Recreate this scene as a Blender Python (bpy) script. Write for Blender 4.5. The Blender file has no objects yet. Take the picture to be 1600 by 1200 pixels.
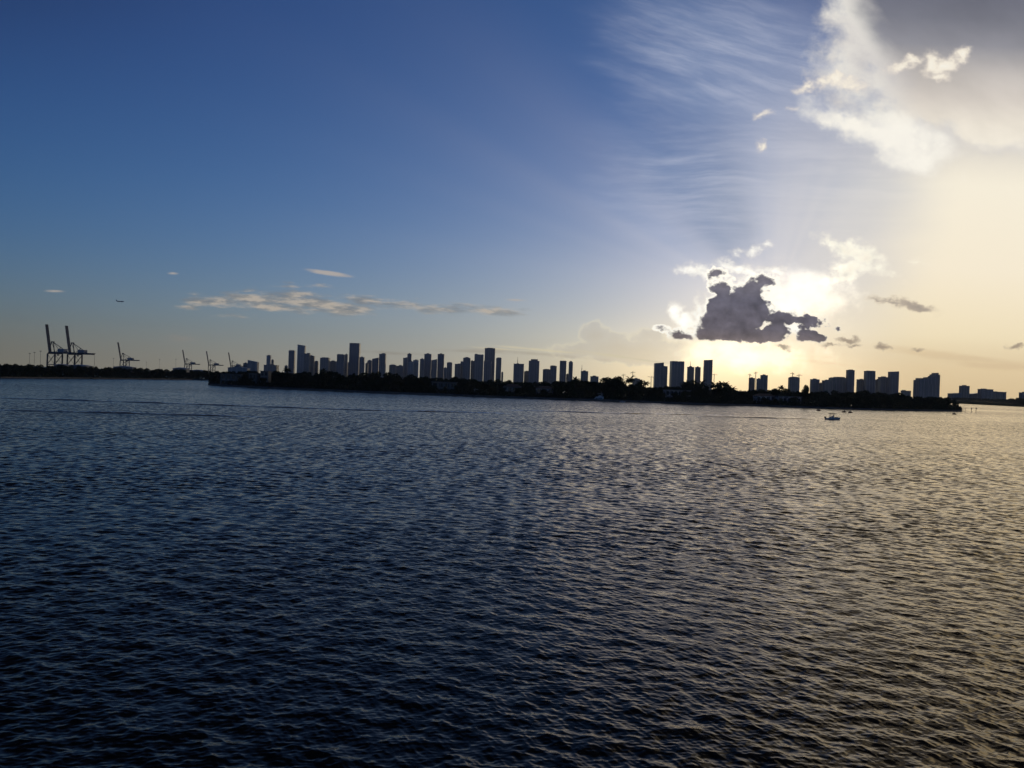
import bpy, bmesh, math, random
import numpy as np
from mathutils import Matrix, Vector

SC = bpy.context.scene
COL = SC.collection
R = math.radians
F = 1280.0            # focal length in photograph pixels (1600 wide)
ROLL = R(2.0)
CAMZ = 13.0

def uv(x, y):
    """photograph pixel -> bearing/elevation tangents (x F), levelled"""
    dx, dy = x - 800.0, y - 600.0
    c, s = math.cos(ROLL), math.sin(ROLL)
    return dx * c + dy * s, dx * s - dy * c - 3.5

# ------------------------------------------------------------------ camera
cam = bpy.data.cameras.new('Camera')
camo = bpy.data.objects.new('Camera', cam)
COL.objects.link(camo)
cam.sensor_width = 36; cam.lens = 36 * F / 1600
cam.clip_start = 0.5; cam.clip_end = 90000
camo.matrix_world = (Matrix.Translation((0, 0, CAMZ)) @ Matrix.Rotation(R(90) - 3.5 / F, 4, 'X')
                     @ Matrix.Rotation(ROLL, 4, 'Z'))
SC.camera = camo
SC.view_settings.view_transform = 'Standard'; SC.view_settings.look = 'None'
SC.view_settings.exposure = 0; SC.view_settings.gamma = 1

# ------------------------------------------------------------------ world sky
def lin(r, g, b, k=1.0):
    f = lambda c: (c / 255 / 12.92 if c / 255 <= 0.04045 else ((c / 255 + 0.055) / 1.055) ** 2.4) * k
    return (f(r), f(g), f(b))

class G:
    """tiny node-expression helper"""
    nt = None
    @staticmethod
    def plug(sock, v):
        if isinstance(v, X): G.nt.links.new(v.s, sock)
        else: sock.default_value = v
    @staticmethod
    def math(op, *a, clamp=False):
        n = G.nt.nodes.new('ShaderNodeMath'); n.operation = op; n.use_clamp = clamp
        for i, v in enumerate(a): G.plug(n.inputs[i], v)
        return X(n.outputs[0])
    @staticmethod
    def vmath(op, *a, out=0):
        n = G.nt.nodes.new('ShaderNodeVectorMath'); n.operation = op
        for i, v in enumerate(a):
            sk = n.inputs['Scale'] if (op == 'SCALE' and i == 1) else n.inputs[i]
            G.plug(sk, v)
        return X(n.outputs[out])
class X:
    def __init__(s, sock): s.s = sock
    def __add__(a, b): return G.math('ADD', a, b)
    __radd__ = __add__
    def __sub__(a, b): return G.math('SUBTRACT', a, b)
    def __rsub__(a, b): return G.math('SUBTRACT', b, a)
    def __mul__(a, b): return G.math('MULTIPLY', a, b)
    __rmul__ = __mul__
    def __truediv__(a, b): return G.math('DIVIDE', a, b)
def mulvec(v, c): return G.vmath('MULTIPLY', v, c)
def scale(v, k): return G.vmath('SCALE', v, k)
def addv(a, b): return G.vmath('ADD', a, b)
def sstep(v, lo, hi):
    n = G.nt.nodes.new('ShaderNodeMapRange'); n.interpolation_type = 'SMOOTHSTEP'
    G.plug(n.inputs[0], v); n.inputs[1].default_value = lo; n.inputs[2].default_value = hi
    return X(n.outputs[0])
def sstepr(v, lo, hi):           # 1 below lo, 0 above hi
    n = G.nt.nodes.new('ShaderNodeMapRange'); n.interpolation_type = 'SMOOTHSTEP'
    G.plug(n.inputs[0], v); n.inputs[1].default_value = lo; n.inputs[2].default_value = hi
    n.inputs[3].default_value = 1; n.inputs[4].default_value = 0
    return X(n.outputs[0])
def fexp(v): return G.math('EXPONENT', v)
def mixc(f, a, b):
    n = G.nt.nodes.new('ShaderNodeMix'); n.data_type = 'VECTOR'; n.clamp_factor = True
    vs = [i for i in n.inputs if i.type == 'VECTOR']; G.plug(n.inputs[0], f)
    va = [i for i in vs if i.name == 'A'][0]; vb = [i for i in vs if i.name == 'B'][0]
    G.plug(va, a); G.plug(vb, b)
    return X([o for o in n.outputs if o.type == 'VECTOR'][0])
def mapping(v, loc, rot, sc, typ='TEXTURE'):
    n = G.nt.nodes.new('ShaderNodeMapping'); n.vector_type = typ; G.plug(n.inputs[0], v)
    n.inputs[1].default_value = loc; n.inputs[2].default_value = (0, 0, rot); n.inputs[3].default_value = sc
    return X(n.outputs[0])
def noise(v, sx, sy, rot=0, detail=6, rough=0.55, loc=(0, 0, 0), col=False, dist=0):
    p = mapping(v, loc, rot, (sx, sy, 1))
    n = G.nt.nodes.new('ShaderNodeTexNoise'); n.noise_dimensions = '2D'; G.plug(n.inputs['Vector'], p)
    n.inputs['Scale'].default_value = 1; n.inputs['Detail'].default_value = detail
    n.inputs['Roughness'].default_value = rough; n.inputs['Distortion'].default_value = dist
    return X(n.outputs[1 if col else 0])
def ramp(v, lo, hi, stops):
    """colour ramp over value range; stops (value, (r,g,b) sRGB 0-255)"""
    n = G.nt.nodes.new('ShaderNodeMapRange'); G.plug(n.inputs[0], v)
    n.inputs[1].default_value = lo; n.inputs[2].default_value = hi
    cr = G.nt.nodes.new('ShaderNodeValToRGB'); G.nt.links.new(n.outputs[0], cr.inputs[0])
    els = cr.color_ramp.elements
    while len(els) < len(stops): els.new(0.5)
    for e, (p, c) in zip(els, stops):
        e.position = (p - lo) / (hi - lo); e.color = (*lin(*c), 1)
    return X(cr.outputs[0])
def blobs(P, lst, smooth=6, grow=0):
    """union of soft ellipses (photo px) -> signed depth in px, positive inside"""
    d = None
    for b in lst:
        x, y, rx, ry = b[:4]; rot = b[4] if len(b) > 4 else 0
        u, v = uv(x, y)
        rx += grow; ry += grow
        t = R(rot) - ROLL
        c, q = math.cos(t), math.sin(t)
        if abs(t) * max(rx, ry) < 1.5:
            p = G.vmath('MULTIPLY_ADD', P, (1 / rx, 1 / ry, 0), (-u / rx, -v / ry, 0))
        else:
            cbn = G.nt.nodes.new('ShaderNodeCombineXYZ')
            G.plug(cbn.inputs[0], G.vmath('DOT_PRODUCT', P, (c / rx, q / rx, 0), out=1))
            G.plug(cbn.inputs[1], G.vmath('DOT_PRODUCT', P, (-q / ry, c / ry, 0), out=1))
            p = G.vmath('SUBTRACT', X(cbn.outputs[0]), ((c * u + q * v) / rx, (-q * u + c * v) / ry, 0))
        l = G.vmath('LENGTH', p, out=1)
        m = min(rx, ry) if max(rx, ry) / min(rx, ry) < 3 else min(rx, ry) * 1.3
        e = G.math('MULTIPLY_ADD', l, -m, m)
        d = e if d is None else G.math('SMOOTH_MAX', d, e, smooth)
    return d

def warp(P, n, a):
    return addv(P, mulvec(G.vmath('SUBTRACT', n, (0.5, 0.5, 0.5)), (a, a, 0)))

def build_world():
    W = bpy.data.worlds.new('World'); SC.world = W; W.use_nodes = True
    nt = W.node_tree; G.nt = nt
    bg = nt.nodes['Background']
    sky = nt.nodes.new('ShaderNodeTexSky'); sky.sky_type = 'NISHITA'; sky.sun_disc = False
    sky.sun_elevation = R(8.0); sky.sun_rotation = R(17.5)
    sky.dust_density = 0.25; sky.air_density = 1.0; sky.ozone_density = 6.0
    tc = nt.nodes.new('ShaderNodeTexCoord')
    D = X(tc.outputs['Generated'])
    sp = nt.nodes.new('ShaderNodeSeparateXYZ'); nt.links.new(D.s, sp.inputs[0])
    dx, dy, dz = (X(sp.outputs[i]) for i in range(3))
    dyc = G.math('MAXIMUM', dy, 0.08)
    U = dx / dyc * F
    V = dz / dyc * F
    cb = nt.nodes.new('ShaderNodeCombineXYZ'); G.plug(cb.inputs[0], U); G.plug(cb.inputs[1], V)
    P = X(cb.outputs[0])
    # slightly stronger contrast than the bare model sky
    base = scale(X(sky.outputs[0]), 0.05)
    gm = nt.nodes.new('ShaderNodeGamma'); nt.links.new(base.s, gm.inputs[0]); gm.inputs[1].default_value = 1.02
    base = mulvec(X(gm.outputs[0]), (1.52, 1.32, 1.44))
    base = mulvec(base, mixc(sstep(V, 250, 640) * sstepr(U, -800, 300), (1.0, 1.0, 1.0), (0.98, 0.83, 0.92)))
    hi = mixc(sstep(V, 650, 1200), ramp(U, -900, 900, [(-800, (26, 28, 36)), (0, (46, 50, 62)), (350, (110, 104, 96)), (650, (206, 184, 140)), (900, (240, 208, 150))]), ramp(U, -900, 1800, [(-800, (20, 22, 28)), (0, (32, 35, 44)), (600, (52, 52, 56)), (1700, (130, 118, 96))]))
    base = mixc(sstep(V, 380, 1100) * 0.92 * sstep(G.math('ABSOLUTE', U - 0.0) + V * 0.9, 900, 1350) * sstep(dy, 0.05, 0.35), base, hi)  # invented sky, mostly above frame: dark left, cream right for the water's reflections
    # level photo-like coordinates: xl grows right, el = elevation in px above horizon
    su, sv = uv(1205, 478)
    rel = G.vmath('SUBTRACT', P, (su, sv, 0))
    r = G.vmath('LENGTH', rel, out=1)
    rs = nt.nodes.new('ShaderNodeSeparateXYZ'); nt.links.new(rel.s, rs.inputs[0])
    ang = G.math('ARCTAN2', X(rs.outputs[1]), X(rs.outputs[0]))
    # ---- low warm haze of the horizon, brighter towards the sun
    hz = fexp(G.math('MAXIMUM', V, 0.0) * (-1 / 60.0))
    hcol = ramp(U, -900, 900, [(-800, (122, 119, 106)), (-540, (136, 132, 119)), (-150, (160, 156, 142)), (100, (192, 184, 158)),
                               (300, (248, 222, 168)), (480, (250, 221, 168)), (800, (238, 209, 164))])
    h2 = fexp(G.math('MAXIMUM', V, 0.0) * (-1 / 120.0))
    base = mixc(h2 * 0.5, base, ramp(U, -900, 300, [(-800, (118, 126, 126)), (-400, (146, 158, 163)), (0, (180, 184, 184)), (250, (196, 192, 182))]))
    base = mixc(hz * 0.95, base, hcol)
    # ---- broad aureole
    a1 = fexp(r * (-1 / 210.0))
    rn = nt.nodes.new('ShaderNodeTexNoise'); rn.noise_dimensions = '1D'; G.plug(rn.inputs['W'], ang * 3.2)
    rn.inputs['Scale'].default_value = 1.0; rn.inputs['Detail'].default_value = 2
    rays = sstep(X(rn.outputs[0]), 0.3, 0.7)
    upper = sstep(X(rs.outputs[1]), 10, 120)
    raym = 1.0 - upper * (1.0 - rays) * 0.45
    # darker sector to the upper left of the sun (shadow of the cloud)
    sect = sstep(ang, R(95), R(112)) * sstepr(ang, R(128), R(150)) * sstep(r, 60, 130)
    base = addv(base, scale(lin(255, 226, 178), a1 * raym * (1.0 - sect * 0.85) * 0.56))
    base = mulvec(base, scale((1, 1, 1), 1.0 - sect * sstepr(r, 150, 420) * 0.18))

    gu, gv = uv(1165, 565)
    gl0 = G.vmath('LENGTH', G.vmath('MULTIPLY_ADD', P, (1 / 210, 1 / 42, 0), (-gu / 210, -gv / 42, 0)), out=1)
    base = addv(base, scale((1.0, 0.86, 0.5), fexp(gl0 * -1.6) * 0.78))

    count = [0]
    def bgn(c):
        n = nt.nodes.new('ShaderNodeBackground')
        count[0] += 1
        n.inputs[1].default_value = 0.1 + count[0] * 1e-6     # all different: Cycles must not merge the branches
        if isinstance(c, X): G.plug(n.inputs[0], scale(c, 10.0))
        else: n.inputs[0].default_value = (*[v * 10 for v in c], 1)
        return n.outputs[0]
    cur = [bgn(base)]
    def layer(alpha, c):
        m = nt.nodes.new('ShaderNodeMixShader'); G.plug(m.inputs[0], alpha)
        nt.links.new(cur[0], m.inputs[1]); nt.links.new(c if not isinstance(c, (X, tuple)) else bgn(c), m.inputs[2]); cur[0] = m.outputs[0]
    def glow(c):
        m = nt.nodes.new('ShaderNodeAddShader')
        nt.links.new(cur[0], m.inputs[0]); nt.links.new(bgn(c), m.inputs[1]); cur[0] = m.outputs[0]
    nt.nodes.remove(bg)

    # ================= LEFT: thin stratocumulus band
    ns = noise(P, 60, 12, R(-2), 7, 0.62, loc=(11, 5, 0))
    ss = blobs(P, [(860, 548, 110, 2.6, -1), (960, 556, 80, 2.4, -4), (1010, 563, 50, 2, -3), (790, 546, 60, 2, 0), (905, 565, 60, 1.6, -2)], 1.5)
    ssa = sstep(ss + (ns - 0.5) * 6.0, -0.5, 3.5) * 0.8
    sd = blobs(P, [(840, 553, 110, 4, -1), (740, 549, 70, 4, 1), (620, 552, 90, 3, 1)], 2)
    sda = sstep(sd + (ns - 0.5) * 9.0, -1, 6) * 0.5
    sdc = mulvec(hcol, (0.78, 0.72, 0.70))
    layer(ssa, lin(226, 214, 180))
    layer(sda, sdc)
    wl = noise(P, 70, 40, 0, 4, 0.6, col=True, loc=(1, 91, 0))
    Pl = addv(P, mulvec(G.vmath('SUBTRACT', wl, (0.5, 0.5, 0.5)), (60, 14, 0)))
    lb = blobs(Pl, [(340, 471, 62, 9), (400, 466, 50, 9), (455, 463, 40, 10), (430, 480, 70, 7), (500, 474, 80, 10, -2), (520, 486, 60, 5), (590, 473, 70, 8, -3),
                    (620, 480, 40, 5), (690, 482, 56, 6, -2), (760, 485, 50, 6, -2), (800, 487, 28, 3, 4), (295, 482, 14, 4), (360, 492, 18, 2),
                    (468, 447, 22, 2), (385, 455, 16, 3)], 5)
    ld = lb + (ns - 0.5) * 26.0
    ny = noise(P, 40, 9, 0, 4, 0.6, loc=(50, 8.4, 0))
    lc = ramp(ny, 0.3, 0.7, [(0.36, (126, 128, 130)), (0.48, (150, 146, 140)), (0.6, (196, 182, 164))])
    layer(sstep(ld, -4, 9) * 0.78, lc)
    lens = blobs(P, [(515, 427, 36, 4, -4), (808, 469, 14, 1.6), (270, 427, 9, 2), (85, 455, 16, 2)], 2)
    layer(sstep(lens + (ns - 0.5) * 5.0, -1.0, 3.0) * 0.75, lin(190, 178, 166))
    pk = blobs(P, [(288, 529, 30, 5), (272, 526, 14, 4)], 3)
    layer(sstep(pk + (ns - 0.5) * 14.0, -2, 8) * 0.4, lin(158, 143, 130))
    S_left = cur[0]

    # ================= RIGHT: cirrus streaks and cream veil
    vy0 = noise(P, 260, 60, R(-8), 4, 0.6, loc=(800, 30, 0))
    wr = noise(P, 260, 200, 0, 3, 0.5, col=True)
    Pw = warp(P, wr, 40.0)
    c1 = noise(Pw, 240, 30, R(-15), 9, 0.66)
    c2 = noise(Pw, 230, 20, R(1), 8, 0.66, loc=(300, 77, 0))
    cm = sstep(blobs(P, [(1130, 110, 280, 150, -12), (1060, 260, 240, 90, 3), (1190, 330, 330, 110, 3), (1350, 250, 260, 240)], 60), -20, 110) * sstep(U + (vy0 - 0.5) * 420.0, 30, 330) * sstep(U, 42, 120)
    cc = c2 + sstep(V, 330, 520) * (c1 - c2)
    cima = sstep(cc, 0.33, 0.80) * cm * 0.58
    cimb = cm * 0.33
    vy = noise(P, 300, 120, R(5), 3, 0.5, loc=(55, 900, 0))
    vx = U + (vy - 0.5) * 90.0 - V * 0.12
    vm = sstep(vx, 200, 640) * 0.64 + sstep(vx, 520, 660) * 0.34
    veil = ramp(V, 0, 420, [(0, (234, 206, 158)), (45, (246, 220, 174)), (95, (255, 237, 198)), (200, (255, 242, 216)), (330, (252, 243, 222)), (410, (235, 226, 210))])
    vma = vm * G.math('MAXIMUM', sstepr(V, 330, 560), sstep(U, 790, 950))  # veil carried up beyond the right frame edge, added to warm water reflections
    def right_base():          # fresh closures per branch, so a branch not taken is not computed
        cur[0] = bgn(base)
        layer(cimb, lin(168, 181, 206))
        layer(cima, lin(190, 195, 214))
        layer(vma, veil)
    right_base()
    n1 = noise(P, 34, 26, 0, 8, 0.6, loc=(3, 7, 0))
    w1 = noise(P, 30, 26, 0, 5, 0.6, col=True, loc=(70, 31, 0))
    Pc = warp(P, w1, 26.0)

    # ================= upper right: big grey cloud
    bw = noise(P, 90, 80, 0, 7, 0.58, col=True, loc=(40, 20, 0))
    Pb = warp(P, bw, 100.0)
    dB = blobs(Pb, [(1480, 40, 165, 190), (1345, 60, 62, 120), (1325, 120, 50, 40), (1700, -120, 420, 330), (1430, 190, 110, 40, -12),
                    (1340, 190, 75, 24, -14), (1560, 180, 150, 70), (1420, -180, 160, 200), (1312, 30, 30, 40), (1300, 90, 26, 26)], 20)
    aB = sstep(dB + (n1 - 0.5) * 44.0, -10, 36) * sstepr(V, 800, 1250)
    grey = ramp(V, 370, 1100, [(385, (255, 247, 230)), (430, (238, 229, 214)), (468, (216, 207, 197)), (505, (194, 187, 181)), (550, (146, 145, 151)), (592, (122, 123, 133)), (640, (106, 108, 122)), (760, (150, 144, 138)), (960, (205, 190, 160))])  # last stops: unseen cloud above frame, turned cream to warm the water
    grey = mixc(sstep(U, 790, 980), grey, lin(250, 226, 180, 1.9))  # unseen cloud right of frame, brightened to cream so the water reflects tan
    gn = noise(P, 120, 70, R(-20), 6, 0.55, loc=(9, 9, 0))
    grey = mulvec(grey, scale((1, 1, 1), 0.82 + gn * 0.36))
    thick = sstep(U + V * 0.45 + (gn - 0.5) * 90.0, 772, 832) * sstep(dB, 4, 40)
    edge = ramp(gn, 0.2, 0.8, [(0.3, (205, 200, 198)), (0.5, (226, 221, 214)), (0.7, (240, 236, 226))])
    layer(aB * 0.95, mixc(thick, edge, grey))
    sk = blobs(Pb, [(1325, 188, 66, 20, -16), (1380, 212, 84, 30, -16), (1440, 236, 70, 22, -10), (1292, 180, 36, 12, -25)], 14)
    layer(sstep(sk + (gn - 0.5) * 40.0, -14, 24) * 0.92, lin(255, 250, 238))
    pf = blobs(Pc, [(1408, 103, 22, 8, 22), (1425, 93, 18, 9, 0), (1455, 95, 16, 22, 10), (1472, 105, 28, 14, 22), (1502, 86, 14, 15, 40), (1465, 122, 22, 7),
                    (1262, 132, 20, 9, 25), (1290, 128, 24, 9, -5), (1308, 122, 12, 11), (1330, 132, 20, 10, -15),
                    (1190, 228, 9, 9, 20), (1190, 181, 12, 5, 25), (1240, 168, 8, 4)], 7)
    puffs = pf + (n1 - 0.5) * 22.0
    layer(sstep(puffs, -4, 9) * 0.92, ramp(puffs, -5, 25, [(-4, (228, 214, 204)), (6, (250, 240, 222)), (20, (255, 252, 240))]))
    S_high = cur[0]

    # ================= lower right: clouds round the sun
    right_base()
    wc = blobs(Pc, [(1300, 378, 20, 8, -15), (1325, 392, 28, 14, -15), (1355, 400, 26, 16, -20), (1375, 420, 22, 8, -12), (1330, 420, 34, 12, 20), (1310, 436, 30, 8, 20),
                    (1430, 410, 12, 3)], 8)
    wd = wc + (n1 - 0.5) * 30.0
    layer(sstep(wd, -7, 14) * 0.9, scale(ramp(wd, -8, 30, [(-5, (248, 238, 218)), (6, (255, 250, 230)), (18, (240, 230, 212))]), 0.75 + n1 * 0.75))
    gl = blobs(Pc, [(1262, 458, 56, 32), (1235, 480, 46, 28), (1168, 552, 84, 18)], 25)
    glow(scale((1.0, 0.93, 0.72), sstep(gl + (n1 - 0.5) * 60.0, -24, 30) * 0.5))
    pc = blobs(Pc, [(930, 524, 28, 22), (962, 530, 24, 14), (1014, 526, 30, 16), (985, 550, 90, 22), (900, 548, 40, 14), (1040, 540, 40, 14)], 5)
    pd = pc + (n1 - 0.5) * 14.0
    layer(sstep(pd, -2, 3) * 0.42, ramp(pd, -3, 25, [(-2, (244, 234, 206)), (2, (238, 228, 200)), (6, (204, 196, 182)), (20, (196, 184, 164))]))
    layer(ssa, lin(226, 214, 180))
    layer(sda, sdc)
    se = blobs(P, [(1290, 567, 60, 3, -2), (1480, 556, 130, 8, -3), (1560, 572, 90, 8), (1240, 556, 40, 2)], 2)
    layer(sstep(se + (ns - 0.5) * 12.0, -2, 8) * 0.34, sdc)
    # bright scraps round the dark cumulus
    br = blobs(Pc, [(1090, 423, 26, 10, -6), (1150, 418, 30, 7, -12), (1172, 427, 16, 5, -15), (1202, 421, 20, 6), (1136, 436, 8, 14), (1160, 446, 12, 6, 20), (1054, 490, 10, 14),
                    (1074, 506, 18, 13), (1094, 492, 14, 24), (1155, 393, 8, 3.5), (1178, 393, 11, 6, 25), (1198, 383, 6, 3.5, 25), (1190, 436, 24, 4), (1108, 478, 10, 24, -15), (1245, 515, 26, 10)], 6)
    bd = br + (n1 - 0.5) * 24.0 + 2.5
    layer(sstep(bd, -4, 13), scale(ramp(bd, -4, 16, [(-3, (240, 226, 206)), (4, (255, 250, 236)), (12, (255, 252, 242))]), 0.8 + n1 * 0.75))
    # the dark cumulus in front of the sun
    Pd = warp(P, w1, 18.0)
    av = lambda s, l: G.math('ABSOLUTE', noise(P, s, s * 0.9, 0, 1, 0.4, loc=l) - 0.5)
    bil = av(46, (9, 2, 0)) * 46.0 + av(22, (4, 8, 0)) * 26.0 + av(9.5, (7, 7, 0)) * 13.0 - 9.5
    dk = blobs(Pd, [(1160, 520, 74, 15), (1152, 492, 46, 40), (1172, 482, 34, 36), (1130, 460, 17, 28), (1120, 488, 16, 22), (1250, 500, 30, 9), (1224, 499, 28, 10), (1208, 498, 22, 16), (1182, 455, 13, 24, -28), (1198, 440, 13, 5, 8), (1110, 503, 18, 15), (1098, 522, 14, 10),
                    (1108, 523, 20, 9), (1212, 520, 26, 12), (1236, 498, 26, 9, -10), (1264, 503, 26, 11, -6), (1290, 509, 18, 6, -4), (1268, 525, 32, 10),
                    (1064, 524, 22, 7, -12), (1119, 428, 10, 9)], 6)
    flat = sstep(V, *sorted((uv(1160, 534)[1] - 2, uv(1160, 520)[1])))      # flatter base
    dd = dk + (bil * 0.42 + (n1 - 0.5) * 22.0) * (0.3 + flat * 0.85)
    body = ramp(V, 70, 190, [(75, (112, 101, 100)), (95, (92, 87, 95)), (140, (90, 88, 100)), (180, (108, 104, 112))])
    inn = noise(P, 26, 20, 0, 7, 0.6, loc=(5, 60, 0))
    rim = G.math('MAXIMUM', sstep(V, 88, 122), sstepr(U, 285, 312) * sstep(V, 72, 84)) * (1.0 - sstep(U, 425, 470) * 0.9)
    rimc = mixc(sstep(dd, -2.5 , 3.5), lin(255, 250, 236, 1.2), scale(body, 0.2 + inn * 1.8 + (bil + 9.5) * 0.016))
    layer(G.math('MAXIMUM', sstep(dd, -1.5, 3.0), rim * sstep(dd, -6.0, -2.0)), rimc)
    d2 = blobs(Pc, [(1222, 541, 13, 4), (1326, 531, 18, 4.5, -4), (1381, 543, 13, 4.5), (1336, 540, 13, 3.5), (1300, 538, 16, 2.5), (1430, 546, 10, 2.5), (1586, 542, 12, 4)], 3)
    d2 = d2 + (n1 - 0.5) * 8.0
    layer(sstep(d2, -2.5, 3.5) * 0.8, lin(150, 132, 116))
    d3 = blobs(Pc, [(1395, 471, 30, 6, -12), (1432, 479, 34, 8, -8), (1370, 468, 14, 4)], 6)
    d3 = d3 + (ns - 0.5) * 10.0
    layer(sstep(d3, -4, 6) * 0.85, ramp(d3, -4, 12, [(-3, (240, 222, 190)), (4, (172, 158, 145)), (11, (146, 136, 130))]))

    # ================= each part of the sky only computes its own clouds
    gt = lambda v, k: G.math('GREATER_THAN', v, k)
    layer(gt(V, 310.0), S_high)
    right = cur[0]
    cur[0] = S_left
    layer(gt(U, 40.0), right)
    clouds = cur[0]
    cur[0] = bgn(base)
    layer(gt(dy, 0.3) * gt(V, -60.0) * gt(1300.0, V), clouds)
    nt.links.new(cur[0], nt.nodes['World Output'].inputs[0])
    W.cycles.sampling_method = 'MANUAL'; W.cycles.sample_map_resolution = 512

build_world()

# ================================================================== helpers for objects
def at(x, y, D):
    """world point seen at photograph pixel (x, y) at depth D"""
    u, v = uv(x, y)
    return Vector((u / F * D, D, CAMZ + v / F * D))
def shore_D(x, y):
    """depth of the water surface seen at pixel (x, y)"""
    return -CAMZ * F / uv(x, y)[1]

def mat(name, col, rough=0.7, metal=0.0, var=0.0, vscale=1.0, spec=0.3):
    m = bpy.data.materials.new(name); m.use_nodes = True
    nt = m.node_tree; b = nt.nodes['Principled BSDF']
    b.inputs['Roughness'].default_value = rough; b.inputs['Metallic'].default_value = metal
    b.inputs['Specular IOR Level'].default_value = spec
    if var:
        tc = nt.nodes.new('ShaderNodeTexCoord'); n = nt.nodes.new('ShaderNodeTexNoise')
        n.inputs['Scale'].default_value = vscale; n.inputs['Detail'].default_value = 5
        nt.links.new(tc.outputs['Object'], n.inputs['Vector'])
        cr = nt.nodes.new('ShaderNodeValToRGB')
        cr.color_ramp.elements[0].position = 0.3; cr.color_ramp.elements[1].position = 0.7
        cr.color_ramp.elements[0].color = (*[c * (1 - var) for c in col], 1)
        cr.color_ramp.elements[1].color = (*[min(1, c * (1 + var)) for c in col], 1)
        nt.links.new(n.outputs[0], cr.inputs[0]); nt.links.new(cr.outputs[0], b.inputs['Base Color'])
    else:
        b.inputs['Base Color'].default_value = (*col, 1)
    return m

def facade(name, wall, glass, bay=4.2, floor=3.6, share=0.55):
    """storeys of windows between floor slabs and piers"""
    m = bpy.data.materials.new(name); m.use_nodes = True
    nt = m.node_tree; G.nt = nt; b = nt.nodes['Principled BSDF']
    tc = nt.nodes.new('ShaderNodeTexCoord'); sp = nt.nodes.new('ShaderNodeSeparateXYZ')
    nt.links.new(tc.outputs['Object'], sp.inputs[0])
    x, y, z = (X(sp.outputs[i]) for i in range(3))
    h = G.math('FRACT', (x + y) / bay); v = G.math('FRACT', z / floor)
    w = G.math('LESS_THAN', h, share + 0.2) * G.math('LESS_THAN', v, share + 0.1)
    wide = G.math('FRACT', (x + y) / (bay * 3.7))
    w2 = w * (1.0 - G.math('LESS_THAN', wide, 0.16))
    nz = nt.nodes.new('ShaderNodeTexNoise'); nz.inputs['Scale'].default_value = 0.03
    nt.links.new(tc.outputs['Object'], nz.inputs['Vector'])
    mx = nt.nodes.new('ShaderNodeMix'); mx.data_type = 'RGBA'
    cs = [i for i in mx.inputs if i.type == 'RGBA']
    G.plug(mx.inputs[0], w2); cs[0].default_value = (*wall, 1); cs[1].default_value = (*glass, 1)
    hs = nt.nodes.new('ShaderNodeHueSaturation')
    nt.links.new([o for o in mx.outputs if o.type == 'RGBA'][0], hs.inputs['Color'])
    G.plug(hs.inputs['Value'], X(nz.outputs[0]) * 0.5 + 0.75)
    nt.links.new(hs.outputs[0], b.inputs['Base Color'])
    G.plug(b.inputs['Roughness'], 0.75 - w2 * 0.55)
    return m

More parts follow.
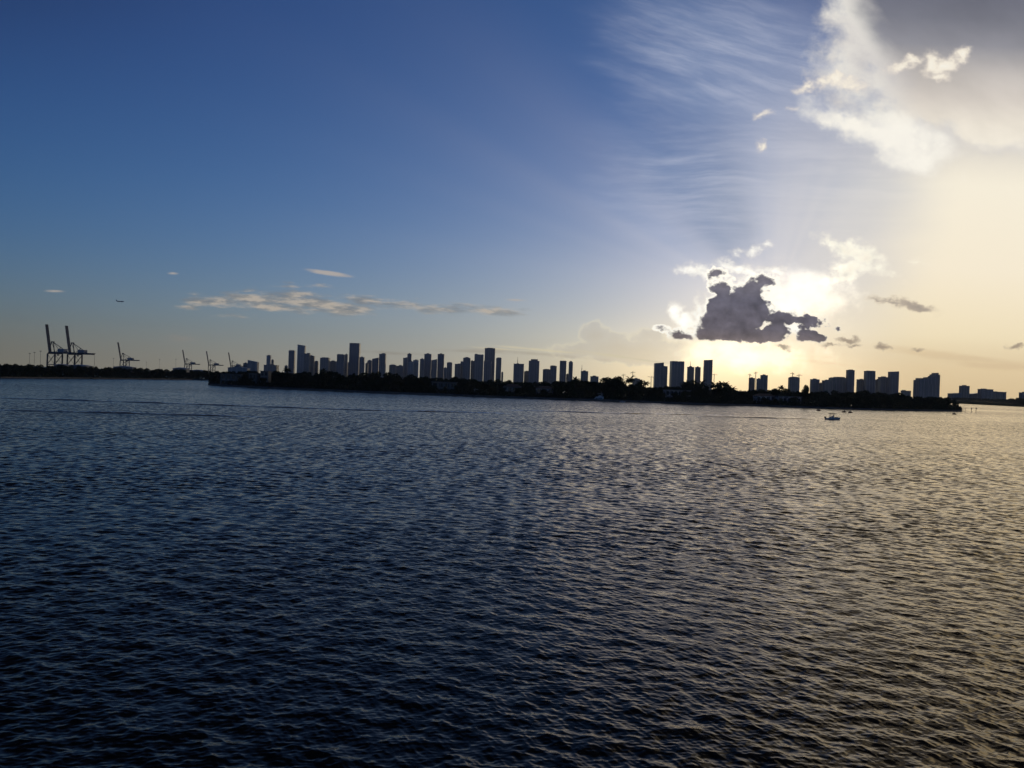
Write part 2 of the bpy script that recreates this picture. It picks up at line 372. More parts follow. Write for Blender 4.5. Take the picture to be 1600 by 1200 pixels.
class MB:
    """collects shapes into one mesh"""
    def __init__(s): s.v = []; s.f = []
    def add(s, vs, fs):
        n = len(s.v); s.v += [tuple(p) for p in vs]; s.f += [tuple(i + n for i in f) for f in fs]
        return s
    def box(s, x0, x1, y0, y1, z0, z1):
        vs = [(x, y, z) for z in (z0, z1) for y in (y0, y1) for x in (x0, x1)]
        return s.add(vs, [(0, 2, 3, 1), (4, 5, 7, 6), (0, 1, 5, 4), (2, 6, 7, 3), (0, 4, 6, 2), (1, 3, 7, 5)])
    def prism(s, poly, z0, z1, tops=None):
        n = len(poly); zt = tops or [z1] * n
        vs = [(x, y, z0) for x, y in poly] + [(x, y, t) for (x, y), t in zip(poly, zt)]
        return s.add(vs, [tuple(range(n - 1, -1, -1)), tuple(range(n, 2 * n))] +
                     [(i, (i + 1) % n, n + (i + 1) % n, n + i) for i in range(n)])
    def tube(s, pts, rad, n=6):
        """round bar through pts, radius number or list"""
        pts = [Vector(p) for p in pts]; k = len(pts)
        rr = rad if isinstance(rad, (list, tuple)) else [rad] * k
        vs, fs = [], []
        for i, p in enumerate(pts):
            d = (pts[min(i + 1, k - 1)] - pts[max(i - 1, 0)]).normalized()
            a = d.cross(Vector((0, 0, 1)) if abs(d.z) < 0.9 else Vector((1, 0, 0))).normalized(); c = d.cross(a)
            vs += [p + (a * math.cos(t) + c * math.sin(t)) * rr[i] for t in (2 * math.pi * j / n for j in range(n))]
        for i in range(k - 1):
            fs += [(i * n + j, i * n + (j + 1) % n, (i + 1) * n + (j + 1) % n, (i + 1) * n + j) for j in range(n)]
        fs += [tuple(range(n - 1, -1, -1)), tuple((k - 1) * n + j for j in range(n))]
        return s.add(vs, fs)
    def bar(s, p, q, w, h=None):
        """square bar from p to q"""
        p, q = Vector(p), Vector(q); h = h or w
        d = (q - p).normalized()
        a = d.cross(Vector((0, 0, 1)) if abs(d.z) < 0.95 else Vector((0, 1, 0))).normalized(); c = a.cross(d)
        vs = [e + a * (i * w / 2) + c * (j * h / 2) for e in (p, q) for i, j in ((-1, -1), (1, -1), (1, 1), (-1, 1))]
        return s.add(vs, [(3, 2, 1, 0), (4, 5, 6, 7)] + [(i, (i + 1) % 4, 4 + (i + 1) % 4, 4 + i) for i in range(4)])
    def truss(s, p, q, w, h, n, t=0.25):
        """lattice beam of four chords with zigzag bracing"""
        p, q = Vector(p), Vector(q); d = (q - p).normalized()
        a = d.cross(Vector((0, 0, 1)) if abs(d.z) < 0.95 else Vector((0, 1, 0))).normalized(); c = a.cross(d)
        cor = lambda e, i, j: e + a * (i * w / 2) + c * (j * h / 2)
        for i, j in ((-1, -1), (1, -1), (1, 1), (-1, 1)): s.bar(cor(p, i, j), cor(q, i, j), t)
        for k in range(n):
            e0, e1 = p.lerp(q, k / n), p.lerp(q, (k + 1) / n)
            for i in (-1, 1): s.bar(cor(e0, i, -1 if k % 2 else 1), cor(e1, i, 1 if k % 2 else -1), t * 0.7)
            for j in (-1, 1): s.bar(cor(e0, -1 if k % 2 else 1, j), cor(e1, 1 if k % 2 else -1, j), t * 0.7)
        return s
    def loft(s, rings, cap=True):
        """rings: equal-length lists of points, joined in order"""
        n = len(rings[0]); vs = [p for r in rings for p in r]; fs = []
        for i in range(len(rings) - 1):
            fs += [(i * n + j, i * n + (j + 1) % n, (i + 1) * n + (j + 1) % n, (i + 1) * n + j) for j in range(n)]
        if cap: fs += [tuple(range(n - 1, -1, -1)), tuple((len(rings) - 1) * n + j for j in range(n))]
        return s.add(vs, fs)
    def build(s, name, m, parent=None, smooth=False):
        me = bpy.data.meshes.new(name); me.from_pydata([tuple(p) for p in s.v], [], s.f)
        me.materials.append(m); me.update()
        bm = bmesh.new(); bm.from_mesh(me); bmesh.ops.recalc_face_normals(bm, faces=bm.faces); bm.to_mesh(me); bm.free()
        if smooth:
            for p in me.polygons: p.use_smooth = True
        o = bpy.data.objects.new(name, me); COL.objects.link(o)
        if parent is not None: o.parent = parent
        return o
def tag(o, label=None, cat=None, group=None, kind=None):
    if label: o['label'] = label
    if cat: o['category'] = cat
    if group: o['group'] = group
    if kind: o['kind'] = kind
    return o
def thing(name, loc, label, cat, group=None, rz=0.0, sc=1.0):
    o = bpy.data.objects.new(name, None); COL.objects.link(o)
    o.location = loc; o.rotation_euler = (0, 0, rz); o.scale = (sc,) * 3 if not isinstance(sc, tuple) else sc
    o.empty_display_size = 1
    return tag(o, label, cat, group)
def dup(root, loc, rz, label, sc=1.0, group=None):
    """copy of a thing with its parts and sub-parts"""
    r = root.copy(); COL.objects.link(r); r.location = loc; r.rotation_euler = (0, 0, rz)
    r.scale = (sc,) * 3 if not isinstance(sc, tuple) else sc
    r['label'] = label
    if group: r['group'] = group
    for ch in list(root.children):
        c = ch.copy(); COL.objects.link(c); c.parent = r
        for g in list(ch.children):
            d = g.copy(); COL.objects.link(d); d.parent = c
    return r
rng = random.Random(7)

# ------------------------------------------------------------------ water
def build_water():
    rs = np.random.RandomState(3)
    r = [13.0]
    while r[-1] < 24: r.append(r[-1] + 0.35)
    while r[-1] < 8600: r.append(r[-1] + max(0.042, 0.27 * r[-1] ** 2 / (F * CAMZ)))
    r = np.array(r, np.float64); dr = np.gradient(r)
    half = R(36)
    fine = np.linspace(-half, half, 1150)
    coarse = np.linspace(half, 2 * math.pi - half, 90)[1:-1]
    th = np.concatenate([fine, coarse]); nt_, nr = len(th), len(r)
    x = (r[:, None] * np.sin(th)[None, :]).astype(np.float32)
    y = (r[:, None] * np.cos(th)[None, :]).astype(np.float32)
    z = np.zeros_like(x); ox = np.zeros_like(x); oy = np.zeros_like(x)
    N = 130
    lam = np.exp(np.linspace(math.log(0.17), math.log(4.6), N)) * rs.uniform(0.94, 1.06, N)
    main = math.atan2(-0.93, -0.36)
    ang = main + rs.normal(0, 1, N) * np.interp(lam, [0.3, 2, 9], [1.1, 0.75, 0.4])
    slope = 0.0185 * np.interp(np.log(lam), np.log([0.17, 0.35, 0.8, 1.6, 2.8, 4.6]), [1.35, 1.35, 1.15, 1.0, 0.6, 0.3])
    ph = rs.uniform(0, 2 * math.pi, N)
    # gusts: patches of rougher and calmer water
    def gust(px, py):
        g = np.zeros_like(px)
        for L, a in ((260, .5), (130, .35), (57, .3), (31, .25)):
            for q in range(3):
                t = rs.uniform(0, 2 * math.pi); g += a * np.sin((px * math.cos(t) * 0.45 + py * math.sin(t) * 1.0) * 2 * math.pi / L + rs.uniform(0, 6.28))
        return np.clip(1.0 + 0.16 * g, 0.6, 1.4)
    gu = gust(x, y).astype(np.float32)
    miss = np.zeros(nr)
    for i in range(N):
        k = 2 * math.pi / lam[i]; a = slope[i] / k
        t = np.clip((lam[i] / dr - 2.2) / 3.0, 0, 1); w = t * t * (3 - 2 * t)
        miss += (1 - w ** 2) * slope[i] ** 2 / 2
        n = int(np.max(np.nonzero(w > 0.001)[0], initial=0)) + 1
        kx, ky = k * math.cos(ang[i]), k * math.sin(ang[i])
        phi = (x[:n] * np.float32(kx) + y[:n] * np.float32(ky) + np.float32(ph[i]))
        aw = (a * w[:n, None]).astype(np.float32) * gu[:n]
        z[:n] += aw * np.sin(phi)
        c = aw * np.cos(phi) * np.float32(0.9)
        ox[:n] += c * np.float32(math.cos(ang[i])); oy[:n] += c * np.float32(math.sin(ang[i]))
    co = np.empty((nr * nt_, 3), np.float32)
    co[:, 0] = (x + ox).ravel(); co[:, 1] = (y + oy).ravel(); co[:, 2] = z.ravel()
    i0 = (np.arange(nr - 1)[:, None] * nt_ + np.arange(nt_)[None, :]).ravel()
    j = np.tile((np.arange(nt_) + 1) % nt_, nr - 1); i1 = (np.arange(nr - 1)[:, None] * nt_).repeat(nt_, 1).ravel() + j
    quads = np.stack([i0, i0 + nt_, i1 + nt_, i1], 1).astype(np.int32)
    quads = quads[:, ::-1]
    me = bpy.data.meshes.new('water')
    me.vertices.add(len(co)); me.vertices.foreach_set('co', co.ravel())
    me.loops.add(quads.size); me.loops.foreach_set('vertex_index', np.ascontiguousarray(quads).ravel())
    me.polygons.add(len(quads)); me.polygons.foreach_set('loop_start', np.arange(0, quads.size, 4, dtype=np.int32))
    me.polygons.foreach_set('use_smooth', np.ones(len(quads), bool))
    at_ = me.attributes.new('ripple', 'FLOAT', 'POINT')
    at_.data.foreach_set('value', (np.sqrt(miss + 0.005)[:, None] * gu).astype(np.float32).ravel())
    me.update()
    m = bpy.data.materials.new('bay_water'); m.use_nodes = True
    nt = m.node_tree; G.nt = nt; b = nt.nodes['Principled BSDF']
    ge = nt.nodes.new('ShaderNodeNewGeometry'); av = nt.nodes.new('ShaderNodeAttribute'); av.attribute_name = 'ripple'
    pos = X(ge.outputs['Position'])
    sl = []
    for loc in (0.0, 57.3):
        n = nt.nodes.new('ShaderNodeTexNoise'); n.noise_dimensions = '3D'
        p = G.vmath('MULTIPLY_ADD', G.vmath('ADD', pos, (loc, loc * 2, 0)), (0.62, 0.95, 0), (0, 0, 0))
        G.plug(n.inputs['Vector'], p); n.inputs['Scale'].default_value = 1.1; n.inputs['Detail'].default_value = 4; n.inputs['Roughness'].default_value = 0.6
        sl.append((X(n.outputs[0]) - 0.5) * 5.0)
    n = nt.nodes.new('ShaderNodeTexNoise'); n.noise_dimensions = '2D'
    G.plug(n.inputs['Vector'], G.vmath('MULTIPLY', pos, (0.38, 0.11, 0))); n.inputs['Scale'].default_value = 1.0; n.inputs['Detail'].default_value = 5; n.inputs['Roughness'].default_value = 0.7
    big = X(n.outputs[0]) - 0.5
    rp = X(av.outputs['Fac']) * (1.0 + big * 1.6)
    cb = nt.nodes.new('ShaderNodeCombineXYZ')
    G.plug(cb.inputs[0], sl[0] * rp * 1.0); G.plug(cb.inputs[1], sl[1] * rp * 1.25 - X(av.outputs['Fac']) * (0.45 + big * 2.4))
    nrm = G.vmath('NORMALIZE', G.vmath('ADD', X(ge.outputs['Normal']), X(cb.outputs[0])))
    nt.nodes.remove(b)
    fr = nt.nodes.new('ShaderNodeFresnel'); fr.inputs['IOR'].default_value = 1.285; nt.links.new(nrm.s, fr.inputs['Normal'])
    gl = nt.nodes.new('ShaderNodeBsdfGlossy'); gl.inputs['Color'].default_value = (1.0, 0.925, 0.81, 1); gl.inputs['Roughness'].default_value = 0.13
    nt.links.new(nrm.s, gl.inputs['Normal'])
    df = nt.nodes.new('ShaderNodeBsdfDiffuse'); df.inputs['Color'].default_value = (0.003, 0.0045, 0.006, 1)
    mx = nt.nodes.new('ShaderNodeMixShader'); nt.links.new(fr.outputs[0], mx.inputs[0])
    nt.links.new(df.outputs[0], mx.inputs[1]); nt.links.new(gl.outputs[0], mx.inputs[2])
    nt.links.new(mx.outputs[0], nt.nodes['Material Output'].inputs['Surface'])
    me.materials.append(m)
    o = bpy.data.objects.new('water', me); COL.objects.link(o); tag(o, kind='structure')
    return m
M_WATER = build_water()

# ------------------------------------------------------------------ sun
sl = bpy.data.lights.new('Sun', 'SUN'); sl.energy = 0.045; sl.angle = R(30); sl.color = (1.0, 0.76, 0.45)
so = bpy.data.objects.new('Sun', sl); COL.objects.link(so)
sd_ = Vector((math.sin(R(17.5)) * math.cos(R(8)), math.cos(R(17.5)) * math.cos(R(8)), math.sin(R(8))))
so.rotation_euler = sd_.to_track_quat('Z', 'Y').to_euler(); so.location = (0, 0, 60)

# ================================================================== materials
M = dict(
    conc=facade('grey_concrete_facade', (0.27, 0.26, 0.26), (0.10, 0.11, 0.135)),
    glass=facade('blue_glass_facade', (0.19, 0.20, 0.235), (0.09, 0.105, 0.145), 3.4, 3.8, 0.7),
    tan=facade('sandy_stucco_facade', (0.31, 0.265, 0.235), (0.11, 0.11, 0.12), 5.0, 3.3, 0.45),
    pale=facade('pale_stucco_facade', (0.38, 0.38, 0.39), (0.16, 0.17, 0.195), 4.6, 3.3, 0.5),
    roof=mat('roof_concrete', (0.2, 0.2, 0.2), 0.85, var=0.2, vscale=0.2),
    steel=mat('painted_steel', (0.07, 0.075, 0.095), 0.55, var=0.25, vscale=0.3),
    steel2=mat('weathered_white_steel', (0.26, 0.27, 0.30), 0.5, var=0.15, vscale=0.4),
    rust=mat('rusty_steel', (0.20, 0.13, 0.10), 0.7, var=0.3, vscale=0.3),
    house=mat('white_render', (0.15, 0.148, 0.145), 0.85, var=0.1, vscale=0.4),
    tile=mat('clay_roof_tiles', (0.10, 0.065, 0.05), 0.85, var=0.3, vscale=1.5),
    win=mat('dark_window_glass', (0.02, 0.025, 0.03), 0.1, spec=0.5),
    gel=mat('white_gelcoat', (0.42, 0.43, 0.44), 0.25, var=0.04, vscale=0.5, spec=0.5),
    black=mat('black_rubber_and_plastic', (0.02, 0.02, 0.022), 0.5),
    wall=mat('seawall_concrete', (0.11, 0.10, 0.095), 0.9, var=0.3, vscale=0.25),
    wood=mat('weathered_piling', (0.10, 0.08, 0.06), 0.9, var=0.3, vscale=1.0),
    bark=mat('bark', (0.06, 0.045, 0.035), 0.9, var=0.3, vscale=2.0),
    soil=mat('dark_soil_and_lawn', (0.035, 0.04, 0.022), 0.95, var=0.4, vscale=0.05, spec=0.0),
    skin=mat('skin', (0.32, 0.2, 0.14), 0.6), cloth=mat('dark_wetsuit', (0.025, 0.03, 0.05), 0.7),
    red=mat('dark_red_paint', (0.12, 0.03, 0.03), 0.4),
    alu=mat('airliner_paint', (0.35, 0.37, 0.40), 0.35, spec=0.5),
)
def leafmat(name, c):
    m = bpy.data.materials.new(name); m.use_nodes = True
    nt = m.node_tree; b = nt.nodes['Principled BSDF']; b.inputs['Roughness'].default_value = 0.75
    b.inputs['Specular IOR Level'].default_value = 0.2
    ge = nt.nodes.new('ShaderNodeNewGeometry'); cr = nt.nodes.new('ShaderNodeValToRGB')
    cr.color_ramp.elements[0].color = (*[v * 0.6 for v in c], 1); cr.color_ramp.elements[1].color = (*[v * 1.5 for v in c], 1)
    nt.links.new(ge.outputs['Random Per Island'], cr.inputs[0]); nt.links.new(cr.outputs[0], b.inputs['Base Color'])
    return m
LEAF = [leafmat('dark_green_leaves', (0.022, 0.03, 0.012)), leafmat('olive_leaves', (0.032, 0.034, 0.014))]
PALM = leafmat('palm_fronds', (0.03, 0.035, 0.014))

# ================================================================== land
def outline_land(name, front, back, z=0.9):
    """front/back: lists of (x, y) ground points from left to right"""
    poly = [tuple(p) for p in front] + [tuple(p) for p in reversed(back)]
    mb = MB().prism(poly, -1.5, z)
    return tag(mb.build(name, M['soil']), kind='structure')
SH = [(326, 601.5), (400, 606), (480, 609.5), (600, 614.5), (700, 618), (740, 620), (800, 622), (900, 625.5), (980, 627.8), (1104, 633),
      (1180, 634.5), (1280, 638.5), (1359, 641), (1440, 642.5), (1502, 643.2)]
def ground(x, y):
    D = shore_D(x, y); p = at(x, y, D); return (p.x, p.y)
FRONT = [ground(*p) for p in SH]
BACK = [(x * 1.0 + 6, y + 120) for x, y in FRONT]; BACK[-1] = (FRONT[-1][0] - 25, FRONT[-1][1] + 60)
outline_land('ground', FRONT, BACK)
SHL = [(-90, 587.5), (0, 590.8), (100, 591.4), (200, 592.3), (300, 593.5), (345, 594.8), (420, 596.5)]
FRONTL = [ground(*p) for p in SHL]
outline_land('ground', FRONTL, [(x, y + 160) for x, y in FRONTL])
outline_land('ground', [(-1500, 1640), (-300, 1700), (-150, 4300)], [(-1900, 4400), (-1100, 4600), (-500, 4800)])      # port island
outline_land('ground', [(-2300, 4700), (700, 3300), (1150, 2900)], [(-2900, 7400), (800, 7400), (2600, 7000)])     # city shore
FR = [(1490, 626.6), (1520, 628), (1560, 630), (1600, 633.5), (1680, 640)]
FRONTR = [ground(*p) for p in FR]
outline_land('ground', FRONTR, [(x + 60, y + 900) for x, y in FRONTR])

def wall_along(name, pts, off, h, w, label):
    mb = MB()
    for a, b in zip(pts, pts[1:]):
        a, b = Vector((*a, 0)), Vector((*b, 0)); d = (b - a).normalized(); n = Vector((d.y, -d.x, 0))
        q = [a + n * off, b + n * off, b + n * (off + w), a + n * (off + w)]
        mb.prism([(v.x, v.y) for v in q], -1.5, h)
        q2 = [a + n * (off - .1), b + n * (off - .1), b + n * (off + w + .15), a + n * (off + w + .15)]
        mb.prism([(v.x, v.y) for v in q2], h, h + 0.25)
    return tag(mb.build(name, M['wall']), label, 'wall')
wall_along('seawall', FRONT, 0.05, 1.25, 0.6, 'low grey concrete seawall along the water edge of the long dark island')
wall_along('seawall', FRONTL, 0.05, 1.1, 0.6, 'low concrete seawall below the farther trees at the left edge')

# ================================================================== skyline
CITY = 'towers of the skyline'
def tower(x0, x1, yt, D, mk, label, pent=None, mast=None, slant=None, point=0, dome=0, depth=None, steps=None, name='tower'):
    """body between two photo columns with its roof at row yt, at depth D"""
    xm = (x0 + x1) / 2
    p = at(xm, yt, D); w = (x1 - x0) / F * D; h = p.z; dp = depth or w * rng.uniform(0.55, 0.9)
    px = D / F
    root = thing(name, (p.x, D + dp / 2, 0.9), label, 'tower' if name == 'tower' else 'building', CITY)
    body = MB(); h -= 0.9
    xs = [-w / 2, w / 2]
    if steps:                                      # (fraction0, fraction1, height in px relative to yt)
        for a, b, dh in steps:
            body.box(-w / 2 + a * w, -w / 2 + b * w, -dp / 2 + (0.02 * (a * 10 % 3)) * dp, dp / 2, 0, h + dh * px)
    elif slant:
        l, r = slant
        body.prism([(-w / 2, -dp / 2), (w / 2, -dp / 2), (w / 2, dp / 2), (-w / 2, dp / 2)], 0, h, [h + l * px, h + r * px, h + r * px, h + l * px])
    else:
        c = min(w, dp) * 0.06
        body.prism([(-w / 2 + c, -dp / 2), (w / 2 - c, -dp / 2), (w / 2, -dp / 2 + c), (w / 2, dp / 2 - c), (w / 2 - c, dp / 2), (-w / 2 + c, dp / 2), (-w / 2, dp / 2 - c), (-w / 2, -dp / 2 + c)], 0, h)
    # balcony stacks / piers standing proud of the face
    nb = rng.choice([2, 3, 3, 4])
    for k in range(nb):
        cx = -w / 2 + w * (k + 0.5) / nb + rng.uniform(-.03, .03) * w; hw = w * rng.uniform(0.05, 0.09)
        hh = h * rng.uniform(0.86, 0.95) if not steps else h * 0.7
        body.box(cx - hw, cx + hw, -dp / 2 - 1.6, -dp / 2 - 0.004, 0, hh)
    body.build('wall', M[mk], root)
    if not (slant or steps or point or dome):
        r_ = MB()
        r_.box(-w / 2 - .3, w / 2 + .3, -dp / 2 - .3, dp / 2 + .3, h, h + 1.2)
        r_.build('parapet', M['roof'], root)
        if pent is None: pent = (0.3, 0.66, 1.2)
    if point:
        a = MB().loft([[(sx * w / 2, sy * dp / 2, h) for sx, sy in ((-1, -1), (1, -1), (1, 1), (-1, 1))],
                       [(sx * w * 0.1, sy * dp * 0.1, h + point * px) for sx, sy in ((-1, -1), (1, -1), (1, 1), (-1, 1))]])
        a.build('roof', M['roof'], root)
    if dome:
        rings = []
        for k in range(6):
            t = k / 5 * math.pi / 2 * 0.92
            rings.append([(w / 2 * math.cos(t) * math.cos(q), dp / 2 * math.cos(t) * math.sin(q), h + dome * px * math.sin(t)) for q in (2 * math.pi * j / 14 for j in range(14))])
        MB().loft(rings).build('roof', M['roof'], root)
    if pent:
        a, b, ph = pent
        MB().box(-w / 2 + a * w, -w / 2 + b * w, -dp * 0.3, dp * 0.3, h + 1.2 if not (slant or steps) else h - 1, h + ph * px + 1.0).build('penthouse', M['roof'], root)
    if mast:
        fx, mh = mast
        m = MB().tube([(-w / 2 + fx * w, 0, h), (-w / 2 + fx * w, 0, h + mh * px * 0.5)], 1.5, 5)
        m.tube([(-w / 2 + fx * w, 0, h + mh * px * 0.5), (-w / 2 + fx * w, 0, h + mh * px)], [1.1, 0.7], 5)
        m.build('mast', M['steel'], root)
    return root
T = tower
# --- left part of the skyline
T(380, 387, 568, 2700, 'conc', 'low grey block just left of the wide slope-roofed terminal by the last crane', name='building')
T(387, 402, 564.3, 2600, 'pale', 'wide pale terminal block with sloping roof right of the last port crane', slant=(1.5, -1), name='building')
T(412, 432, 570.5, 5200, 'conc', 'low wide podium block under the slim stepped tower left of the skyline', name='building')
T(416.5, 422.6, 555.5, 5300, 'pale', 'slim lone tower on a low podium at the left end of the skyline', pent=(.3, .7, .8))
T(424, 427.5, 562.6, 5350, 'conc', 'narrow short tower tucked right behind the slim lone left tower', name='tower')
T(444.6, 449, 571.8, 5000, 'conc', 'tiny low block just left of the dark isolated slab tower', name='building')
T(451, 460, 548, 5100, 'glass', 'isolated dark slab tower standing free left of the tall pale pair', pent=(.1, .9, .6))
T(465, 476.5, 538.6, 5400, 'pale', 'tall pale tower with a chamfered top, tallest of the left cluster', slant=(0.2, -1.2))
T(475, 484, 552.6, 5200, 'conc', 'mid height tower leaning against the tall pale left tower', pent=(.5, .95, 1.0))
T(483.5, 491, 554.8, 5250, 'tan', 'stepped shoulder tower right of the tall pale left tower', slant=(.6, -1.5))
T(491, 497, 565, 5300, 'conc', 'low rounded block closing the left cluster on its right side', dome=1.4)
T(500, 513.5, 559.4, 5200, 'conc', 'broad mid height block with small rooftop box, first after the left cluster', pent=(.15, .9, .9))
T(513.5, 526.5, 564.6, 5300, 'tan', 'low long block joining two mid height blocks left of the tallest left slab')
T(526.5, 537.5, 554, 5150, 'glass', 'square topped tower left of the open framed tower', pent=(.1, .8, .5))
T(539, 543.3, 554, 5400, 'tan', 'thin open framed tower beside the wide flat topped slab')
T(535, 545, 566, 5450, 'conc', 'low link block between the open framed tower and its square neighbour', name='building')
T(546, 561.6, 536.6, 5300, 'glass', 'tall wide flat topped slab, highest tower of the left skyline', pent=(.08, .92, .5))
T(561.6, 569, 558.5, 5200, 'conc', 'mid height tower attached to the right of the tall wide slab')
T(571, 575, 568, 5250, 'tan', 'small block right of the tall wide slab and its annex', name='building')
T(574, 581, 563.8, 5350, 'conc', 'low peaked tower in the gap right of the tall wide slab', point=1.6)
T(581.5, 591.7, 559.2, 5200, 'glass', 'slope shouldered tower left of the double topped pair', slant=(-1.5, .6))
T(592.4, 602.4, 553.2, 5100, 'conc', 'pair crowned tower ending the left skyline before the dip', pent=(.35, .9, 1.2))
# --- middle
T(608, 618.5, 571, 5200, 'tan', 'low arched roof block in the dip of the middle skyline', dome=1.8, name='building')
T(618.5, 629.8, 571.8, 5250, 'conc', 'low stepped block right of the arched roof block', pent=(.4, .8, 1.3), name='building')
T(630, 637, 559.4, 5300, 'conc', 'stepped left shoulder of the first middle tower group', pent=(.5, .95, .8))
T(636.6, 643, 553.2, 5350, 'glass', 'slim high tower of the first middle group')
T(637.5, 646, 565, 5000, 'pale', 'pale wide block standing before the slim high middle tower', name='building')
T(645.5, 653.6, 563, 5050, 'pale', 'pale block with a slanted crane arm on its roof', mast=(.85, 2.5))
T(656.3, 663.2, 561.2, 5150, 'conc', 'block left of the first flat topped middle tower')
T(663, 674, 553.3, 5250, 'glass', 'first of two flat topped twin like middle towers')
T(674, 682.6, 562.4, 5150, 'tan', 'rising roof block between the two flat topped middle towers', slant=(-.5, 1.4))
T(684, 694, 553.4, 5250, 'glass', 'second flat topped middle tower, right of a bright vertical slit')
T(693.5, 698.5, 575, 5150, 'conc', 'low link block right of the second flat topped middle tower', name='building')
T(698.3, 706.5, 567, 5250, 'conc', 'round topped tower alone between two middle groups', dome=1.3)
T(710.7, 719.8, 568.8, 5200, 'tan', 'lowest stepped tower of the group left of the dark pointed one', pent=(.5, .95, .7))
T(719.6, 724, 565.3, 5250, 'conc', 'narrow step tower just left of the pointed dark tower')
T(723.7, 735, 559.5, 5150, 'glass', 'dark tower with a small pointed roof in the middle skyline', point=1.8)
T(735.8, 742, 564, 5250, 'conc', 'mid block squeezed between the pointed tower and the notched one', pent=(.1, .5, .7))
T(741.5, 755.4, 554, 5150, 'conc', 'wide notched top tower left of the highest middle tower', pent=(.05, .3, .8))
T(756, 768, 564.5, 4950, 'glass', 'front annex slab below the highest middle tower', name='building')
T(757.6, 773.7, 544.2, 5250, 'glass', 'highest middle tower, dark slab with slightly tapered top', pent=(.25, .75, .7))
T(775.3, 783.6, 559.6, 5200, 'conc', 'slim tower directly right of the highest middle tower', pent=(.2, .9, .8))
T(783.4, 786.4, 582, 5000, 'conc', 'tiny low block at the foot of the slim right hand middle tower', name='building')
# --- right of the middle
T(802.7, 818.8, 568.6, 4700, 'conc', 'dark wide block with a tall thin mast on its roof', mast=(.37, 11), pent=(.3, .5, .9))
T(819, 827, 580.5, 4750, 'tan', 'low block wedged between the masted block and the hatted tower', pent=(.3, .8, .9), name='building')
T(826.5, 843, 564, 4650, 'glass', 'big dark tower wearing a narrower rooftop block like a hat', pent=(.2, .84, 2.6))
T(848.5, 859.6, 577.5, 4700, 'conc', 'shorter left one of a stepped pair in the middle right', pent=(.2, .9, .7))
T(860, 870, 572, 4650, 'conc', 'taller right one of a stepped pair in the middle right', pent=(.15, .8, .7))
T(875.2, 885.2, 564.4, 4600, 'glass', 'flat roofed left one of two slender matching towers', pent=(.05, .95, .6))
T(884.8, 889.2, 585, 4700, 'conc', 'small low block between two slender matching towers', name='building')
T(889, 895.3, 566, 4600, 'conc', 'thin pointed right one of two slender matching towers', point=2.2)
T(908.2, 919.2, 580.2, 4300, 'tan', 'short square block with a thin mast at its left corner', mast=(.1, 10))
T(923, 935.4, 588.3, 4300, 'conc', 'low flat block right of the short masted block', name='building')
T(989, 1000, 592, 3800, 'tan', 'low plain block right of the big round tree', name='building')
# --- right group
T(1024, 1037.4, 567, 4000, 'conc', 'broad dark tower with a stepped lower right wing, left of the twin topped block', slant=(-.6, .8))
T(1037, 1043.3, 571.8, 4020, 'conc', 'lower right wing of the broad dark tower', slant=(0, -.4))
T(1050, 1069.5, 565, 4000, 'conc', 'wide block with two raised roof ends and a notch between', steps=[(0, .47, .7), (.47, .6, -.6), (.6, 1, .7)])
T(1075, 1085, 573.6, 4050, 'tan', 'shorter tower with a rooftop mast, left of a small matching neighbour', mast=(.43, 9))
T(1087, 1095, 574, 4050, 'tan', 'small neighbour tower right of the rooftop mast tower')
T(1101.7, 1113.7, 562.4, 3950, 'conc', 'tallest slab nearest the sun glow, roof rising to the right', slant=(-.3, .6))
T(1171.8, 1179.8, 591, 4100, 'tan', 'small dark stub tower under thin tower cranes right of the sun glow')
T(1183, 1190, 592.3, 4000, 'conc', 'lower left half of the small stepped pair right of the sun glow')
T(1189.7, 1200, 586.5, 4000, 'conc', 'higher right half of the small stepped pair right of the sun glow')
T(1235, 1250, 590, 3900, 'conc', 'round cornered squat tower alone under two thin cranes', dome=1.6)
T(1268.4, 1281, 593, 3900, 'conc', 'squat tower with stepped right side', pent=(.3, .65, 1.2))
T(1281, 1285.5, 599, 3900, 'conc', 'stepped right wing of the squat tower', name='building')
T(1288, 1301.5, 594.8, 3850, 'tan', 'low left wing of the long wide apartment block')
T(1301, 1326, 589.6, 3900, 'conc', 'long wide apartment block left of the tall slim right tower', steps=[(0, .1, -1), (.1, .3, -.2), (.3, .78, .7), (.78, 1, -.6)])
T(1325.5, 1335.8, 578.6, 3850, 'glass', 'tall slim tower at the right end of the long apartment block', pent=(.3, .8, .9))
T(1341, 1352, 593.2, 3900, 'tan', 'short tower with a rooftop box between two tall right towers', pent=(.4, .75, 1.0))
T(1354.4, 1368.3, 580, 3850, 'glass', 'tall square dark tower left of the stepped right cluster', pent=(.2, .9, .5))
T(1369, 1377, 593.6, 3900, 'conc', 'low left step of the right cluster', name='building')
T(1376.6, 1390, 589.6, 3850, 'conc', 'middle step of the right cluster')
T(1389.6, 1393, 584.4, 3900, 'tan', 'narrow step just left of the highest tower of the right cluster')
T(1392, 1405, 580.3, 3800, 'glass', 'highest tower of the right cluster with slightly rising roof', slant=(-.6, .3))
T(1410.5, 1423.7, 611, 3000, 'tan', 'tiny low block above the trees right of the right cluster', pent=(.1, .4, 1.0), name='building')
T(1436.8, 1469, 590.5, 3300, 'conc', 'big stepped complex climbing to a peak on its right, near the island tip', steps=[(0, .1, -3.6), (.1, .3, -.6), (.3, .48, -2.2), (.48, .70, 1.2), (.70, .78, 3.4), (.78, .88, 6), (.88, .94, 8.4), (.94, 1, 5.6)], depth=50)
T(1487, 1503, 614.2, 3300, 'conc', 'low left block of the distant cluster beyond the island tip', slant=(-.8, .6), name='building')
T(1502.7, 1515.5, 603.3, 3300, 'tan', 'lone square tower of the distant cluster beyond the island tip')
